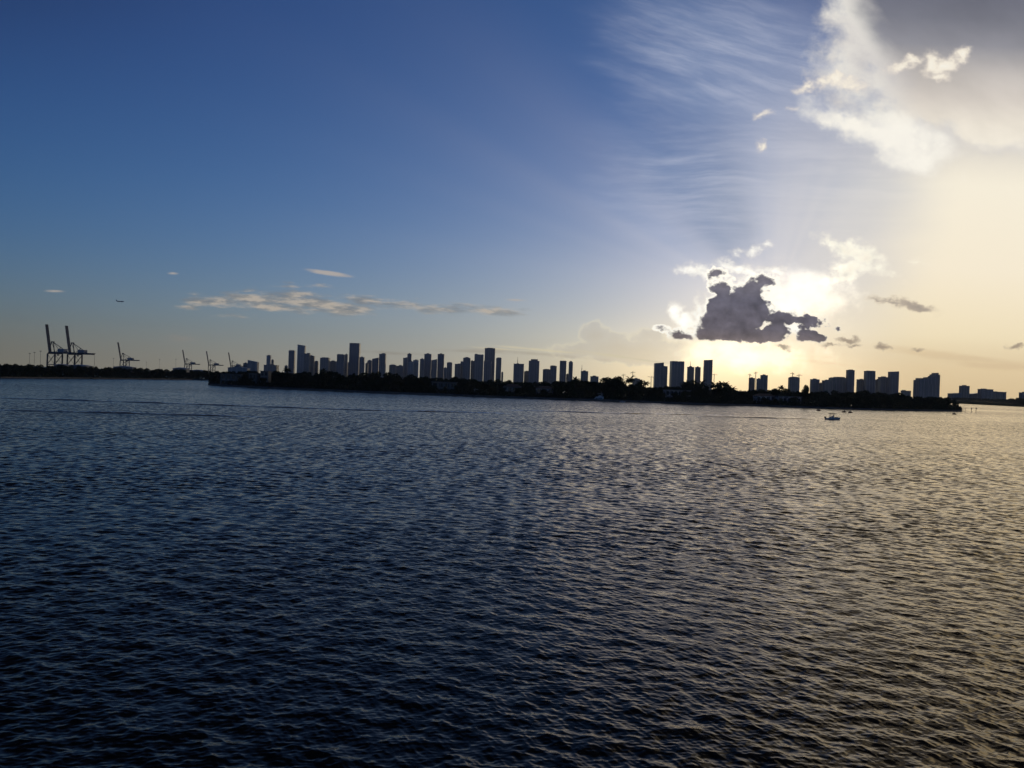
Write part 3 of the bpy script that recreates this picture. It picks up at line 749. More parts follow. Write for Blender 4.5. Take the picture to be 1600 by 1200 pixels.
T(1515.5, 1533.6, 615, 3350, 'conc', 'low rising block right of the lone distant square tower', slant=(-1, 1.2), name='building')
T(1533.4, 1552.5, 608.6, 3300, 'conc', 'wide block with roof boxes in the distant cluster at far right', pent=(.2, .5, .9))
T(1552, 1573, 612.6, 3350, 'tan', 'long flat block ending the distant cluster at far right', pent=(.1, .4, .5), name='building')
T(1597, 1612, 614, 2700, 'conc', 'dark block cut by the right edge of the picture', name='building')

# ------------------------------------------------------------------ tower cranes over building sites
def tower_crane(x, ybase, ytop, D, jl, jr, label):
    p = at(x, ytop, D); px = D / F; h = p.z
    root = thing('tower_crane', (p.x, D, 0.9), label, 'crane', 'construction cranes in the skyline')
    MB().truss((0, 0, 0), (0, 0, h - 5), 2.6, 2.6, 30, 0.5).build('mast', M['steel'], root)
    j = MB().truss((-jl * px, 0, h - 4), (jr * px, 0, h - 4), 1.8, 1.8, 18, 0.4)
    j.bar((0, 0, h - 5), (0, 0, h + 2), 1.2); j.bar((0, 0, h + 2), (jr * px * .7, 0, h - 3), .4); j.bar((0, 0, h + 2), (-jl * px * .8, 0, h - 3), .4)
    j.build('jib', M['steel'], root)
    MB().box(-1.4, 1.4, -2.2, -0.6 - .8, h - 8, h - 5.2).build('cab', M['steel2'], root)
    s = -jl if jl < jr else jr
    MB().box(s * px - 1.5, s * px + 1.5, -1.5, 1.5, h - 8, h - 5).build('counterweight', M['roof'], root)
tower_crane(974, 592, 585, 4200, 2, 4, 'thin small construction crane left of the low block by the round tree')
tower_crane(988.8, 592, 581, 3850, 3, 4, 'thin crane rising above the low plain block right of the round tree')
tower_crane(1017.6, 600, 588, 4300, 6, 3, 'faint crane left of the broad dark tower')
tower_crane(1116, 590, 584.5, 4300, 4, 5, 'faint low crane just right of the tallest slab')
tower_crane(1171.6, 590, 584.5, 4100, 3, 2, 'left crane over the small dark stub tower')
tower_crane(1181, 592, 581.5, 4150, 2, 3, 'right crane beside the small dark stub tower')
tower_crane(1238.5, 588, 582.6, 3900, 4, 2, 'left crane over the round cornered squat tower')
tower_crane(1248.5, 588, 585.2, 3950, 3, 5, 'right crane over the round cornered squat tower')

# ------------------------------------------------------------------ port: gantry cranes, sheds, light masts
GC = 'ship to shore gantry cranes'
def gantry(loc, rz, sc, label):
    root = thing('gantry_crane', loc, label, 'crane', GC, rz, sc)
    H = 40
    for x in (0, 24):
        for y in (-10, 10):
            l = MB().bar((x, y, 1.5), (x, y * 0.96, H), 2.4); l.box(x - 1, x + 1, y - 4, y + 4, 0, 1.4)
            l.build('leg', M['steel'], root)
    f = MB()
    for y in (-10, 10):
        f.bar((0, y, 15), (24, y, 15), 1.9); f.bar((0, y, 15), (24, y * .96, H - 1), 1.1); f.bar((24, y, 15), (0, y * .96, H - 1), .5)
    for x in (0, 24): f.bar((x, -10, 5), (x, 10, 5), 1.5); f.bar((x, -9.6, H), (x, 9.6, H), 1.8)
    f.build('portal_frame', M['steel'], root)
    g = MB()
    for y in (-3.5, 3.5): g.bar((-4, y, H + 2.5), (70, y, H + 2.5), 1.9, 4.0)
    for k in range(11): g.bar((-3 + k * 7.2, -3.5, H + 2.2), (-3 + k * 7.2, 3.5, H + 2.2), .8)
    g.build('girder', M['steel'], root)
    b = MB(); t = R(102.5); L = 66
    tip = Vector((-4 + math.cos(t) * L, 0, H + 3 + math.sin(t) * L))
    for y in (-1.5, 1.5): b.bar((-4, y, H + 3), (tip.x, y, tip.z), 2.2, 3.6)
    for k in range(1, 10):
        q = Vector((-4, 0, H + 3)).lerp(tip, k / 9.01); b.bar((q.x, -1.5, q.z), (q.x, 1.5, q.z), .9)
    b.build('boom', M['steel'], root)
    a = MB()
    for y in (-8, 8): a.bar((0, y, H), (3, y * .3, H + 27), 1.3); a.bar((24, y, H), (3, y * .3, H + 27), .7)
    a.box(1, 6, -3, 3, H + 26, H + 28.5); a.build('apex_frame', M['steel'], root)
    s = MB(); s.bar((4, 0, H + 27), (30, 0, H + 15), 1.1); s.bar((30, 0, H + 15), (52, 0, H + 4), 1.0); s.bar((30, 0, H + 15), (30, 0, H + 4), .6); s.bar((30, 0, H + 15), (14, 0, H + 4), .7)
    s.build('stay', M['steel'], root)
    MB().box(26, 46, -5, 5, H + 4.55, H + 11.5).build('machinery_house', M['steel2'], root)
    c = MB().box(20, 23.5, -1.6, 1.6, H - 4.4, H - 1.2); c.bar((21.5, 0, H - 1.2), (21.5, 0, H + 2), .5); c.build('operator_cab', M['steel2'], root)
    MB().box(13, 20, -3, 3, 22, 23.2).build('spreader', M['steel'], root)
    return root
def ground_at(x, D): u = uv(x, 570 + 0.035 * x)[0]; return Vector((u / F * D, D, 0.9))
g0 = gantry(ground_at(79.5, 1900), R(-22), 1.0, 'largest gantry crane, leftmost, its boom raised highest against the sky')
dup(g0, ground_at(110.5, 1930), R(-22), 'second big gantry crane, overlapping the leftmost one on its right')
for x, D, lab, sc in ((190, 3050, 'third gantry crane standing alone, with a long back girder', 1.0),
                      (290, 3750, 'first of three small distant gantry cranes, left one', .98),
                      (327, 3800, 'middle one of the three small distant gantry cranes', .97),
                      (361.5, 3850, 'last small gantry crane, half hidden behind the pale terminal block', .96)):
    dup(g0, ground_at(x, D), R(-10), lab, sc)
def light_mast(x, yt, D, label):
    p = at(x, yt, D); h = p.z - .9
    r_ = thing('light_mast', (p.x, D, .9), label, 'light mast', 'port floodlight masts')
    MB().tube([(0, 0, 0), (0, 0, h)], [.38, .22], 6).build('pole', M['steel'], r_)
    f = MB().box(-2.2, 2.2, -.4, .4, h, h + .5)
    for k in (-1.8, -.6, .6, 1.8): f.box(k - .4, k + .4, -.6, .3, h + .5, h + 1.1)
    f.build('lamp_head', M['steel'], r_)
for x, y, D, lab in ((46.5, 552.5, 2000, 'thin floodlight mast, first of three left of the big cranes'), (54, 551, 1950, 'thin floodlight mast, middle of three left of the big cranes'),
                     (63.5, 549, 1850, 'thin floodlight mast nearest the leftmost crane'), (148, 553, 1950, 'thin floodlight mast right below the second big crane girder'),
                     (177.5, 560.5, 2600, 'thin floodlight mast just left of the third crane'), (229, 566, 3000, 'thin floodlight mast under the end of the third crane girder'),
                     (249.5, 562, 2900, 'thin floodlight mast in the gap, left of two'), (275, 561.5, 2900, 'thin floodlight mast in the gap, right of two')):
    light_mast(x, y, D, lab)
def shed(x0, x1, yt, D, mk, label):
    p = at((x0 + x1) / 2, yt, D); w = (x1 - x0) / F * D; h = max(p.z - .9, 6)
    r_ = thing('port_shed', (p.x, D + 15, .9), label, 'shed', 'port sheds')
    MB().box(-w / 2, w / 2, -14, 14, 0, h * .8).build('wall', M[mk], r_)
    MB().prism([(-w / 2 - 1, h * .8 + .004), (w / 2 + 1, h * .8 + .004), (w / 2 + 1, h * .85), (0, h), (-w / 2 - 1, h * .85)], -15, 15).build('roof', M['steel2'], r_).matrix_local = Matrix.Rotation(R(90), 4, 'X')
    n = max(2, int(w / 12))
    for k in range(n):
        cx = -w / 2 + (k + .5) * w / n; MB().box(cx - 2.2, cx + 2.2, -14.2, -14.004, 0.05, h * .5).build('door', M['steel'], r_)
shed(84, 99, 568.5, 1750, 'house', 'long white port shed between the legs of the leftmost crane')
shed(110, 134, 569.5, 1800, 'house', 'white port shed below the second big crane')
shed(177, 206, 571.8, 2500, 'house', 'low pale shed around the feet of the third crane')
shed(270, 290, 574, 2400, 'conc', 'dark flat port building left of the first small crane')
shed(296, 318, 577.5, 2000, 'house', 'white low shed right of the first small distant crane')
shed(356, 386, 572.5, 2500, 'pale', 'long pale terminal wing left of the slope roofed terminal')

# ================================================================== vegetation
def crown_mesh(name, seed, R_, H0, H1, lobes, n, m, size=0.55, flat=1.0):
    """foliage: clumps of small leaf sprays through the volume of several uneven lobes"""
    r = np.random.RandomState(seed)
    cs = []
    for k in range(lobes):
        t = r.uniform(0, 2 * math.pi); q = R_ * math.sqrt(r.uniform(0.0, 0.75))
        cs.append((q * math.cos(t), q * math.sin(t), r.uniform(H0 + (H1 - H0) * .25, H1 - (H1 - H0) * .16) - q / R_ * (H1 - H0) * .2, R_ * r.uniform(.28, .5)))
    vs, fs = [], []
    for k in range(n):
        c = cs[r.randint(lobes)]
        d = r.normal(size=3); d /= np.linalg.norm(d); rad = c[3] * r.uniform(.35, 1.0) ** .5 * (1.15 if r.rand() < .12 else 1)
        p = np.array(c[:3]) + d * rad * np.array([1, 1, .8 * flat])
        if p[2] < H0 * .8: continue
        a = r.normal(size=3); a /= np.linalg.norm(a); b = np.cross(a, r.normal(size=3)); b /= np.linalg.norm(b)
        s = size * r.uniform(.5, 1.25)
        i = len(vs); vs += [p - a * s, p + b * s * .55, p + a * s * 1.1, p - b * s * .5]; fs.append((i, i + 1, i + 2, i + 3))
    me = bpy.data.meshes.new(name); me.from_pydata([tuple(map(float, v)) for v in vs], [], fs); me.materials.append(m)
    return me, cs
def trunk_mesh(name, seed, H0, cs, r0):
    r = np.random.RandomState(seed + 99); mb = MB()
    lean = (r.uniform(-.4, .4), r.uniform(-.4, .4))
    top = (lean[0], lean[1], H0 * 1.15)
    mb.tube([(0, 0, -.3), (0, 0, .4), (lean[0] * .5, lean[1] * .5, H0 * .6), top], [r0 * 1.5, r0, r0 * .8, r0 * .6], 7)
    for c in cs[:6]: mb.tube([top, ((top[0] + c[0]) / 2, (top[1] + c[1]) / 2, top[2] + (c[2] - top[2]) * .65), c[:3]], [r0 * .5, r0 * .3, r0 * .12], 5)
    return mb
PROTO = {}
def make_tree(kind, name, seed, R_, H0, H1, lobes, n, m, r0, size=.55, flat=1.0):
    me, cs = crown_mesh('crown', seed, R_, H0, H1, lobes, n, m, size, flat)
    t = trunk_mesh('trunk', seed, H0, cs, r0).build('trunk', M['bark'])
    tm = t.data; bpy.data.objects.remove(t)
    PROTO.setdefault(kind, []).append((name, [('crown', me), ('trunk', tm)], H1))
for k in range(7):
    make_tree('broad', 'broadleaf_tree', 10 + k, 5.2 + (k % 3) * .5, 3.2, 13, 11 + k % 4, 2000, LEAF[k % 2], .32)
for k in range(2):
    make_tree('tall', 'slender_tree', 40 + k, 3.2, 3.5, 16, 11, 1500, LEAF[k], .3, .5)
for k in range(3):
    make_tree('round', 'round_tree', 60 + k, 6.2, 3.0, 13, 18, 3200, LEAF[0], .4, .5)
for k in range(4):
    make_tree('shrub', 'shrub', 80 + k, 2.8, .5, 4.4, 8, 800, LEAF[k % 2], .1, .42)
def palm_meshes(seed, H):
    r = np.random.RandomState(seed); bend = r.uniform(-1.2, 1.2)
    pts = [(bend * (q / 6) ** 2, 0, H * q / 6 - .2) for q in range(7)]
    t = MB().tube(pts, [.34, .24, .21, .2, .19, .18, .2], 7)
    top = Vector(pts[-1]); f = MB()
    for k in range(26):
        a = k * 2.399 + r.uniform(-.2, .2); el = R(r.uniform(-25, 78)); L = r.uniform(2.6, 3.6)
        d = Vector((math.cos(a) * math.cos(el), math.sin(a) * math.cos(el), math.sin(el))); side = Vector((-math.sin(a), math.cos(a), 0))
        p = top.copy(); prev = None
        for q in range(6):
            w = .12 if q == 0 else .62 * (1 - abs(q - 2.2) / 4.2)
            l_, r_ = p + side * w - Vector((0, 0, w * .5)), p - side * w - Vector((0, 0, w * .5))
            cur = (tuple(l_), tuple(p), tuple(r_))
            if prev: f.add(prev + cur, [(0, 1, 4, 3), (1, 2, 5, 4)])
            prev = cur; p = p + d * (L / 5); d = (d + Vector((0, 0, -.34))).normalized()
    o1 = f.build('fronds', PALM); o2 = t.build('trunk', M['bark']); a, b = o1.data, o2.data
    bpy.data.objects.remove(o1); bpy.data.objects.remove(o2)
    return [('crown', a), ('trunk', b)]
for k in range(4): PROTO.setdefault('palm', []).append(('palm_tree', palm_meshes(100 + k, 12.0), 14.0))
TREES = 'trees of the dark shore'
def plant(kind, x, y, h, label, group, var=None, wide=1.0, z=0.9):
    lst = PROTO[kind]; nm, parts, H = lst[rng.randrange(len(lst)) if var is None else var]
    s = h / H
    root = thing(nm, (x, y, z), label, {'palm': 'palm tree', 'shrub': 'shrub'}.get(kind, 'tree'), group, rng.uniform(0, 6.28), (s * wide, s * wide, s))
    for n, me in parts:
        o = bpy.data.objects.new(n, me); COL.objects.link(o); o.parent = root
    return root
def interp(pts, x):
    for (a, b), (c, d) in zip(pts, pts[1:]):
        if a <= x <= c: return b + (d - b) * (x - a) / (c - a)
    return pts[0][1] if x < pts[0][0] else pts[-1][1]
TOPS = [(326, 576), (350, 574.5), (400, 576.5), (440, 576), (500, 578), (560, 577), (590, 576), (621, 581), (662, 583.5), (683, 586.5), (717, 586), (752, 590.5), (786, 589.5),
        (820, 592), (860, 592.5), (890, 591), (900, 589.5), (917, 591.5), (938, 595), (950, 591), (972, 591), (1000, 596), (1042, 601), (1060, 597), (1082, 594), (1097, 597.5), (1117, 600), (1135, 600),
        (1142, 604.5), (1180, 605.5), (1218, 603.5), (1250, 606), (1300, 608), (1352, 607.5), (1400, 612), (1405, 612), (1425, 615.5), (1449, 615.5), (1476, 617.5), (1487, 620), (1496, 625)]
ROWLAB = {0: 'leafy dark tree at the back of the island, forming the top of its tree line',
          1: 'dark tree in the crowded middle of the long island tree line',
          2: 'lower dark tree standing near the seawall of the long island'}
def row(x0, x1, step, back, kind, frac, jit, row_id, label, group, tops, shore, cap=None):
    x = x0
    while x < x1:
        sy = interp(shore, x); gx, gy = ground(x, sy)
        D = gy + back + rng.uniform(-4, 6)
        top = CAMZ + uv(x, interp(tops, x))[1] / F * D - .9
        h = top * frac * (1 + rng.uniform(-jit, jit * .55))
        if cap: h = min(h, cap)
        k = kind if rng.random() > .12 or kind != 'broad' else 'tall'
        xx = uv(x, sy)[0] / F * D
        plant(k, xx, D, max(h, 2.5), label, group, wide=rng.uniform(.85, 1.2))
        x += step * rng.uniform(.75, 1.25)
row(338, 1492, 14.5, 62, 'broad', 1.0, .10, 0, ROWLAB[0], 'back row of island trees', TOPS, SH)
row(334, 1494, 15.5, 34, 'broad', .93, .16, 1, ROWLAB[1], 'middle row of island trees', TOPS, SH)
row(333, 1497, 20, 11, 'broad', .60, .25, 2, ROWLAB[2], 'front row of island trees', TOPS, SH)
row(330, 1500, 19, 6.5, 'shrub', .3, .35, 2, 'dark shrub growing right behind the long island seawall', 'shrubs behind the seawall', TOPS, SH, 5.5)
TOPL = [(-60, 563), (0, 565.5), (60, 567.6), (150, 570.2), (200, 572.2), (270, 574.8), (345, 578)]
row(-50, 338, 8.0, 30, 'broad', 1.0, .10, 0, 'dark tree of the farther shore at the left edge', 'trees of the farther left shore', TOPL, SHL)
row(-50, 335, 13, 12, 'broad', .75, .2, 0, 'lower dark tree by the water of the farther left shore', 'low trees of the farther left shore', TOPL, SHL)
TOPR = [(1485, 620), (1500, 620.3), (1530, 621), (1570, 623), (1580, 621.5), (1600, 620), (1640, 620)]
row(1488, 1640, 4.2, 25, 'broad', 1.0, .14, 0, 'small dark tree of the far shore beyond the island tip', 'trees of the far right shore', TOPR, FR)
row(1575, 1640, 7, 8, 'broad', .8, .2, 0, 'dark tree near the water at the right edge of the picture', 'trees at the right edge', TOPR, FR)
# trees one can tell apart on the tree line
def solo(kind, x, yt, back, label, cat_w=1.0, var=0):
    sy = interp(SH if x > 340 else SHL, x); D = ground(x, sy)[1] + back
    p = at(x, yt, D); plant(kind, p.x, D, p.z - .9, label, TREES, var, cat_w)
solo('round', 955, 586.6, 40, 'big round topped tree bulging above the tree line, left half of the double crown', 1.05, 0)
solo('round', 967, 587.4, 38, 'round crown merged on the right side of the big round topped tree', .95, 1)
solo('palm', 984.5, 586.8, 35, 'lone palm beside the big round topped tree', 1.3, 0)
solo('palm', 1002, 592.5, 36, 'ragged palm left of the broad dark tower', 1.2, 1)
solo('palm', 1009, 594, 34, 'leaning palm with drooping fronds left of the broad dark tower', 1.2, 2)
solo('round', 1082, 589.8, 32, 'tall pointed clump before the masted tower and its small neighbour', .75, 2)
solo('palm', 1070, 595, 30, 'palm at the foot of the notch roofed block', 1.2, 3)
solo('palm', 1097, 594, 30, 'palm between the small neighbour tower and the tallest slab', 1.2, 0)
for k, (x, y) in enumerate(((1115, 597), (1121, 597.5), (1127, 595.5), (1134, 595.8), (1140, 600.5), (1146, 603))):
    solo('palm', x, y, 30 + k, ('first', 'second', 'third', 'fourth', 'fifth', 'last')[k] + ' palm of the row descending right of the tallest slab', 1.25, k % 4)
solo('round', 1259, 600.8, 35, 'small ball shaped tree alone right of the round cornered squat tower', .5, 1)
solo('palm', 1222, 602, 33, 'palm poking up left of the round cornered squat tower', 1.2, 2)
solo('broad', 1405, 610.8, 40, 'clump rising at the foot of the highest tower of the right cluster', .9, 1)
solo('palm', 899, 588.3, 36, 'palm top just right of the slender matching towers', 1.3, 3)
solo('palm', 505, 575, 36, 'palm top below the first broad block of the skyline', 1.3, 1)
solo('palm', 449, 573.6, 36, 'palm top under the tiny low block at left', 1.3, 2)
solo('broad', 14, 565.6, 24, 'rounded tree bump at the far left edge, first of two', .9, 2)
solo('broad', 27.5, 566.2, 24, 'rounded tree bump near the left edge, second of two', .8, 3)
solo('broad', 96, 567, 24, 'tree clump in front of the leftmost crane legs', .9, 4)
solo('broad', 127, 569.5, 24, 'tree clump below the end of the second big crane', 1.0, 5)
solo('broad', 150, 569.8, 24, 'tree clump right of the second big crane', .8, 6)
# leaning tree on the tip of the island
tp = ground(1497, 643)
tt = thing('leaning_tree', (tp[0] - 3, tp[1] + 12, .9), 'open crowned tree leaning over the water at the tip of the island', 'tree', TREES)
me, cs = crown_mesh('crown', 301, 4.2, 4.5, 9.5, 7, 700, LEAF[0], .5, .6)
o = bpy.data.objects.new('crown', me); COL.objects.link(o); o.parent = tt; o.location = (4.5, 0, -.3)
MB().tube([(0, 0, -.2), (.8, 0, 2), (2.4, 0, 4), (4.2, 0, 5.6)], [.45, .35, .28, .2], 7).tube([(2.4, 0, 4), (5.5, .5, 5.6), (7.4, .6, 6.2)], [.2, .14, .06], 5).tube([(4.2, 0, 5.6), (3.4, -1, 7.5)], [.16, .06], 5).build('trunk', M['bark'], tt)
# low undergrowth that fills the strip of land
def undergrowth():
    r = np.random.RandomState(5); vs, fs = [], []
    for pts, sh, n in ((SH, 40, 26000), (SHL, 18, 7000), (FR, 25, 5000)):
        for k in range(n):
            x = r.uniform(pts[0][0], pts[-1][0]); gx, gy = ground(x, interp(pts, x)); b = 3 + sh * r.rand()
            if pts is SH and x > 1488: b = 3 + 8 * r.rand()
            p = np.array([gx * (gy + b) / gy, gy + b, .9 + r.uniform(0, 1) ** 1.3 * (3.0 + b * .08)])
            a = r.normal(size=3); a /= np.linalg.norm(a); c = np.cross(a, r.normal(size=3)); c /= np.linalg.norm(c); s = r.uniform(.5, 1.3)
            i = len(vs); vs += [tuple(p - a * s), tuple(p + c * s * .6), tuple(p + a * s), tuple(p - c * s * .6)]; fs.append((i, i + 1, i + 2, i + 3))
    for pts, n, b0, b1, z0, z1 in ((SH, 14000, 70, 116, 0, 11), (SHL, 5000, 30, 60, 0, 9), (FR, 4500, 30, 60, 0, 11)):
        for k in range(n):
            x = r.uniform(pts[0][0], pts[-1][0] - (20 if pts is SH else 0)); gx, gy = ground(x, interp(pts, x)); b = r.uniform(b0, b1)
            p = np.array([gx * (gy + b) / gy, gy + b, .9 + r.uniform(z0, z1)])
            a = r.normal(size=3); a /= np.linalg.norm(a); c = np.cross(a, r.normal(size=3)); c /= np.linalg.norm(c); s = r.uniform(.9, 1.9)
            i = len(vs); vs += [tuple(p - a * s), tuple(p + c * s * .6), tuple(p + a * s), tuple(p - c * s * .6)]; fs.append((i, i + 1, i + 2, i + 3))
    me = bpy.data.meshes.new('undergrowth'); me.from_pydata([tuple(map(float, v)) for v in vs], [], fs); me.materials.append(LEAF[0])
    o = bpy.data.objects.new('undergrowth', me); COL.objects.link(o)
    tag(o, 'dense low undergrowth filling the wooded shores', 'undergrowth', kind='stuff')
undergrowth()

# ================================================================== houses on the island
def house(x0, x1, yt, back, label, flat=True, cols=0, wins=3, floors=2, wallm='house', depth=10):
    xm = (x0 + x1) / 2; D = ground(xm, interp(SH, xm))[1] + back
    p = at(xm, yt, D); w = (x1 - x0) / F * D; h = p.z - .9
    root = thing('house', (p.x, D, .9), label, 'house', 'villas on the island')
    hw = h if flat else h * .78
    MB().box(-w / 2, w / 2, 0, depth, -.3, hw).build('wall', M[wallm], root)
    if flat:
        MB().box(-w / 2 - .7, w / 2 + .7, -1.3, depth + .5, hw + .003, hw + .45).build('roof', M['house'], root)
    else:
        a = [(-w / 2 - .6, -.6, hw + .003), (w / 2 + .6, -.6, hw + .003), (w / 2 + .6, depth + .6, hw + .003), (-w / 2 - .6, depth + .6, hw + .003)]
        b = [(-w * .25, depth * .45, h), (w * .25, depth * .45, h), (w * .25, depth * .55, h), (-w * .25, depth * .55, h)]
        MB().loft([a, b]).build('roof', M['tile'], root)
    for k in range(cols):
        cx = -w / 2 + .4 + k * (w - .8) / (cols - 1)
        MB().tube([(cx, -1.0, -.2), (cx, -1.0, hw)], .32, 8).build('column', M['house'], root)
    fh = hw / floors
    for f in range(floors):
        for k in range(wins):
            cx = -w / 2 + w * (k + .5) / wins; ww = w / wins * .3
            fr = MB(); z0, z1 = f * fh + fh * .18, f * fh + fh * .82
            for a_, b_, c_, d_ in ((cx - ww - .12, cx + ww + .12, z0 - .12, z0), (cx - ww - .12, cx + ww + .12, z1, z1 + .12), (cx - ww - .12, cx - ww, z0, z1), (cx + ww, cx + ww + .12, z0, z1), (cx - .05, cx + .05, z0, z1)):
                fr.box(a_, b_, -.12, -.004, c_, d_)
            fr = fr.build('window', M['house'], root)
            MB().box(cx - ww, cx + ww, -.05, -.006, z0, z1).build('pane', M['win'], fr)
    return root
house(345, 377, 585.0, 17, 'long pale flat roofed villa with dark openings at the left end of the island', cols=5, wins=4)
house(389.5, 401, 583.8, 13, 'tall pale house front with columns near the left end of the island', cols=3, wins=2)
house(407, 419, 580.2, 22, 'small white rooftop storey with two dark windows above the trees', wins=2, floors=3)
house(675, 713, 597.6, 20, 'flat roofed villa with a thin bright roof edge in the middle of the island', cols=4, wins=4)
house(786, 815, 600, 24, 'hip roofed house above the two moored yachts', flat=False, wins=4)
house(838, 865, 603, 22, 'dim hip roofed house right of the two moored yachts', flat=False, wins=3, wallm='conc')
house(1040, 1079, 610, 19, 'wide terraced villa with railings below the notch roofed block', cols=6, wins=6, wallm='pale')
house(1182, 1212, 615, 20, 'low hip roofed house below the small stepped pair of towers', flat=False, wins=4, wallm='pale')
house(1216, 1252, 620, 17, 'long low flat roofed boathouse near the water right of the hip roofed house', cols=4, wins=5, floors=1, wallm='pale')

# ================================================================== boats
def hull_rings(L, B, Hh, sheer=.35, n=12):
    rings = []
    for k in range(n + 1):
        t = k / n; x = -L / 2 + L * t
        w = B / 2 * (1 if t < .45 else max(.02, 1 - ((t - .45) / .55) ** 2.0)) * (.92 + .08 * min(1, t * 5))
        z1 = Hh * (1 + sheer * t * t); kl = -.35 + (.35 + .25 * Hh) * max(0, (t - .75) / .25) ** 2
        xx = x + (.12 * L * max(0, (t - .8) / .2) * 0)
        rings.append([(xx, -w * .62, kl + .06), (xx, 0, kl), (xx, w * .62, kl + .06), (xx + .02 * L * t, w, z1 * .55), (xx + .05 * L * t, w * 1.03, z1), (xx + .05 * L * t, -w * 1.03, z1), (xx + .02 * L * t, -w, z1 * .55)])
    return rings
def yacht(x0, x1, ywl, label, flip=False, wet=0.0):
    xm = (x0 + x1) / 2; D = shore_D(xm, ywl) - 3; p = at(xm, ywl, D); L = (x1 - x0) / F * D
    r_ = thing('motor_yacht', (p.x, D, 0), label, 'yacht', 'yachts moored off the island', R(180) if flip else 0)
    B = L * .25; Hh = L * .085
    MB().loft(hull_rings(L, B, Hh)).build('hull', M['gel'], r_, True)
    def deck(a, b, z0, z1, w, rake):
        return MB().prism([(-L / 2 + a * L, -w), (-L / 2 + b * L, -w * .75), (-L / 2 + b * L, w * .75), (-L / 2 + a * L, w)], z0, z1) if not rake else \
            MB().loft([[(-L / 2 + a * L, -w, z0), (-L / 2 + b * L, -w * .7, z0), (-L / 2 + b * L, w * .7, z0), (-L / 2 + a * L, w, z0)],
                       [(-L / 2 + a * L, -w * .93, z1), (-L / 2 + (b - .09) * L, -w * .65, z1), (-L / 2 + (b - .09) * L, w * .65, z1), (-L / 2 + a * L, w * .93, z1)]])
    z = Hh * 1.02
    deck(.14, .72, z, z + 2.1, B * .42, True).build('saloon', M['gel'], r_)
    deck(.2, .672, z + .75, z + 1.55, B * .425, True).build('window', M['win'], r_)
    deck(.1, .6, z + 2.104, z + 2.35, B * .46, False).build('flybridge_deck', M['gel'], r_)
    deck(.26, .5, z + 2.354, z + 3.3, B * .3, True).build('flybridge', M['gel'], r_)
    a = MB()
    for y in (-B * .4, B * .4): a.bar((-L * .3, y, z + 2.35), (-L * .25, y * .9, z + 4.5), .18)
    a.box(-L * .34, L * .02, -B * .42, B * .42, z + 4.5, z + 4.72); a.build('hardtop', M['gel'], r_)
    m = MB().tube([(-L * .22, 0, z + 4.7), (-L * .24, 0, z + 6.2)], .06, 5); m.box(-L * .24, -L * .2, -.5, .5, z + 5.3, z + 5.45); m.build('radar_mast', M['steel2'], r_)
    rl = MB()
    for k in range(8):
        t = .62 + .36 * k / 8; w = B / 2 * max(.04, 1 - ((t - .45) / .55) ** 2); zz = Hh * (1 + .35 * t * t)
        for s in (-1, 1): rl.tube([(-L / 2 + t * L * 1.04, s * w, zz), (-L / 2 + t * L * 1.04, s * w, zz + .75)], .03, 4)
    rl.build('bow_rail', M['steel2'], r_)
yacht(735, 761, 619.3, 'white motor yacht moored left of two others off the middle of the island')
yacht(771, 799, 620.6, 'largest white motor yacht, middle of the three moored off the island', True)
yacht(799, 817, 621.4, 'smaller white motor yacht moored just right of the largest one')
yacht(921, 946, 626.2, 'dim low motor yacht lying close under the seawall right of the middle', True)
def skiff(x0, x1, ywl, label, wake=False, off=0, name='motorboat'):
    xm = (x0 + x1) / 2; D = shore_D(xm, ywl) - off; p = at(xm, ywl, D); L = (x1 - x0) / F * D
    r_ = thing(name, (p.x, D, -.02), label, 'boat'); B = L * .32; Hh = .75 * L / 6.5; s = L / 6.5
    hb = MB().loft(hull_rings(L * .94, B, Hh, .55)); hb.build('hull', M['gel'], r_, True)
    c = MB().box(-.5 * s, .35 * s, -.45 * s, .45 * s, Hh, Hh + .85 * s); c.box(-1.5 * s, -.9 * s, -.5 * s, .5 * s, Hh, Hh + .55 * s); c.build('console', M['gel'], r_)
    MB().loft([[(.36 * s, -.45 * s, Hh + .7 * s), (.42 * s, -.45 * s, Hh + .7 * s), (.42 * s, .45 * s, Hh + .7 * s), (.36 * s, .45 * s, Hh + .7 * s)],
               [(.02 * s, -.42 * s, Hh + 1.3 * s), (.06 * s, -.42 * s, Hh + 1.3 * s), (.06 * s, .42 * s, Hh + 1.3 * s), (.02 * s, .42 * s, Hh + 1.3 * s)]]).build('windscreen', M['win'], r_)
    t = MB()
    for x in (-1.0, .3):
        for y in (-.55, .55): t.tube([(x * s, y * s, Hh * .9), ((x - .1) * s, y * s * .95, Hh + 1.75 * s)], .09 * s, 5)
    t.build('canopy_frame', M['steel'], r_)
    MB().box(-1.75 * s, .85 * s, -.8 * s, .8 * s, Hh + 1.752 * s, Hh + 2.0 * s).build('canopy', M['black'], r_)
    e = MB().box(-L * .47 - .55 * s, -L * .47, -.28 * s, .28 * s, Hh * .7, Hh + .55 * s); e.bar((-L * .47 - .3 * s, 0, Hh * .7), (-L * .47 - .35 * s, 0, -.4), .16 * s); e.build('outboard_motor', M['black'], r_)
    b = MB().box(.9 * s, 1.9 * s, -.5 * s, .5 * s, Hh * 1.1, Hh * 1.1 + .42 * s); b.build('bow_cushion', M['cloth'], r_)
    rr = MB()
    for k in range(5): 
        x = (.9 + k * .48) * s; w = B * .46 * (1 - k * .16); rr.tube([(x, -w, Hh * 1.2), (x, -w, Hh * 1.2 + .35 * s)], .025 * s, 4); rr.tube([(x, w, Hh * 1.2), (x, w, Hh * 1.2 + .35 * s)], .025 * s, 4)
    rr.build('bow_rail', M['steel2'], r_)
    return r_, p
skiff(1289.5, 1313, 655.9, 'small white motorboat with a dark canopy heading right on the open water')
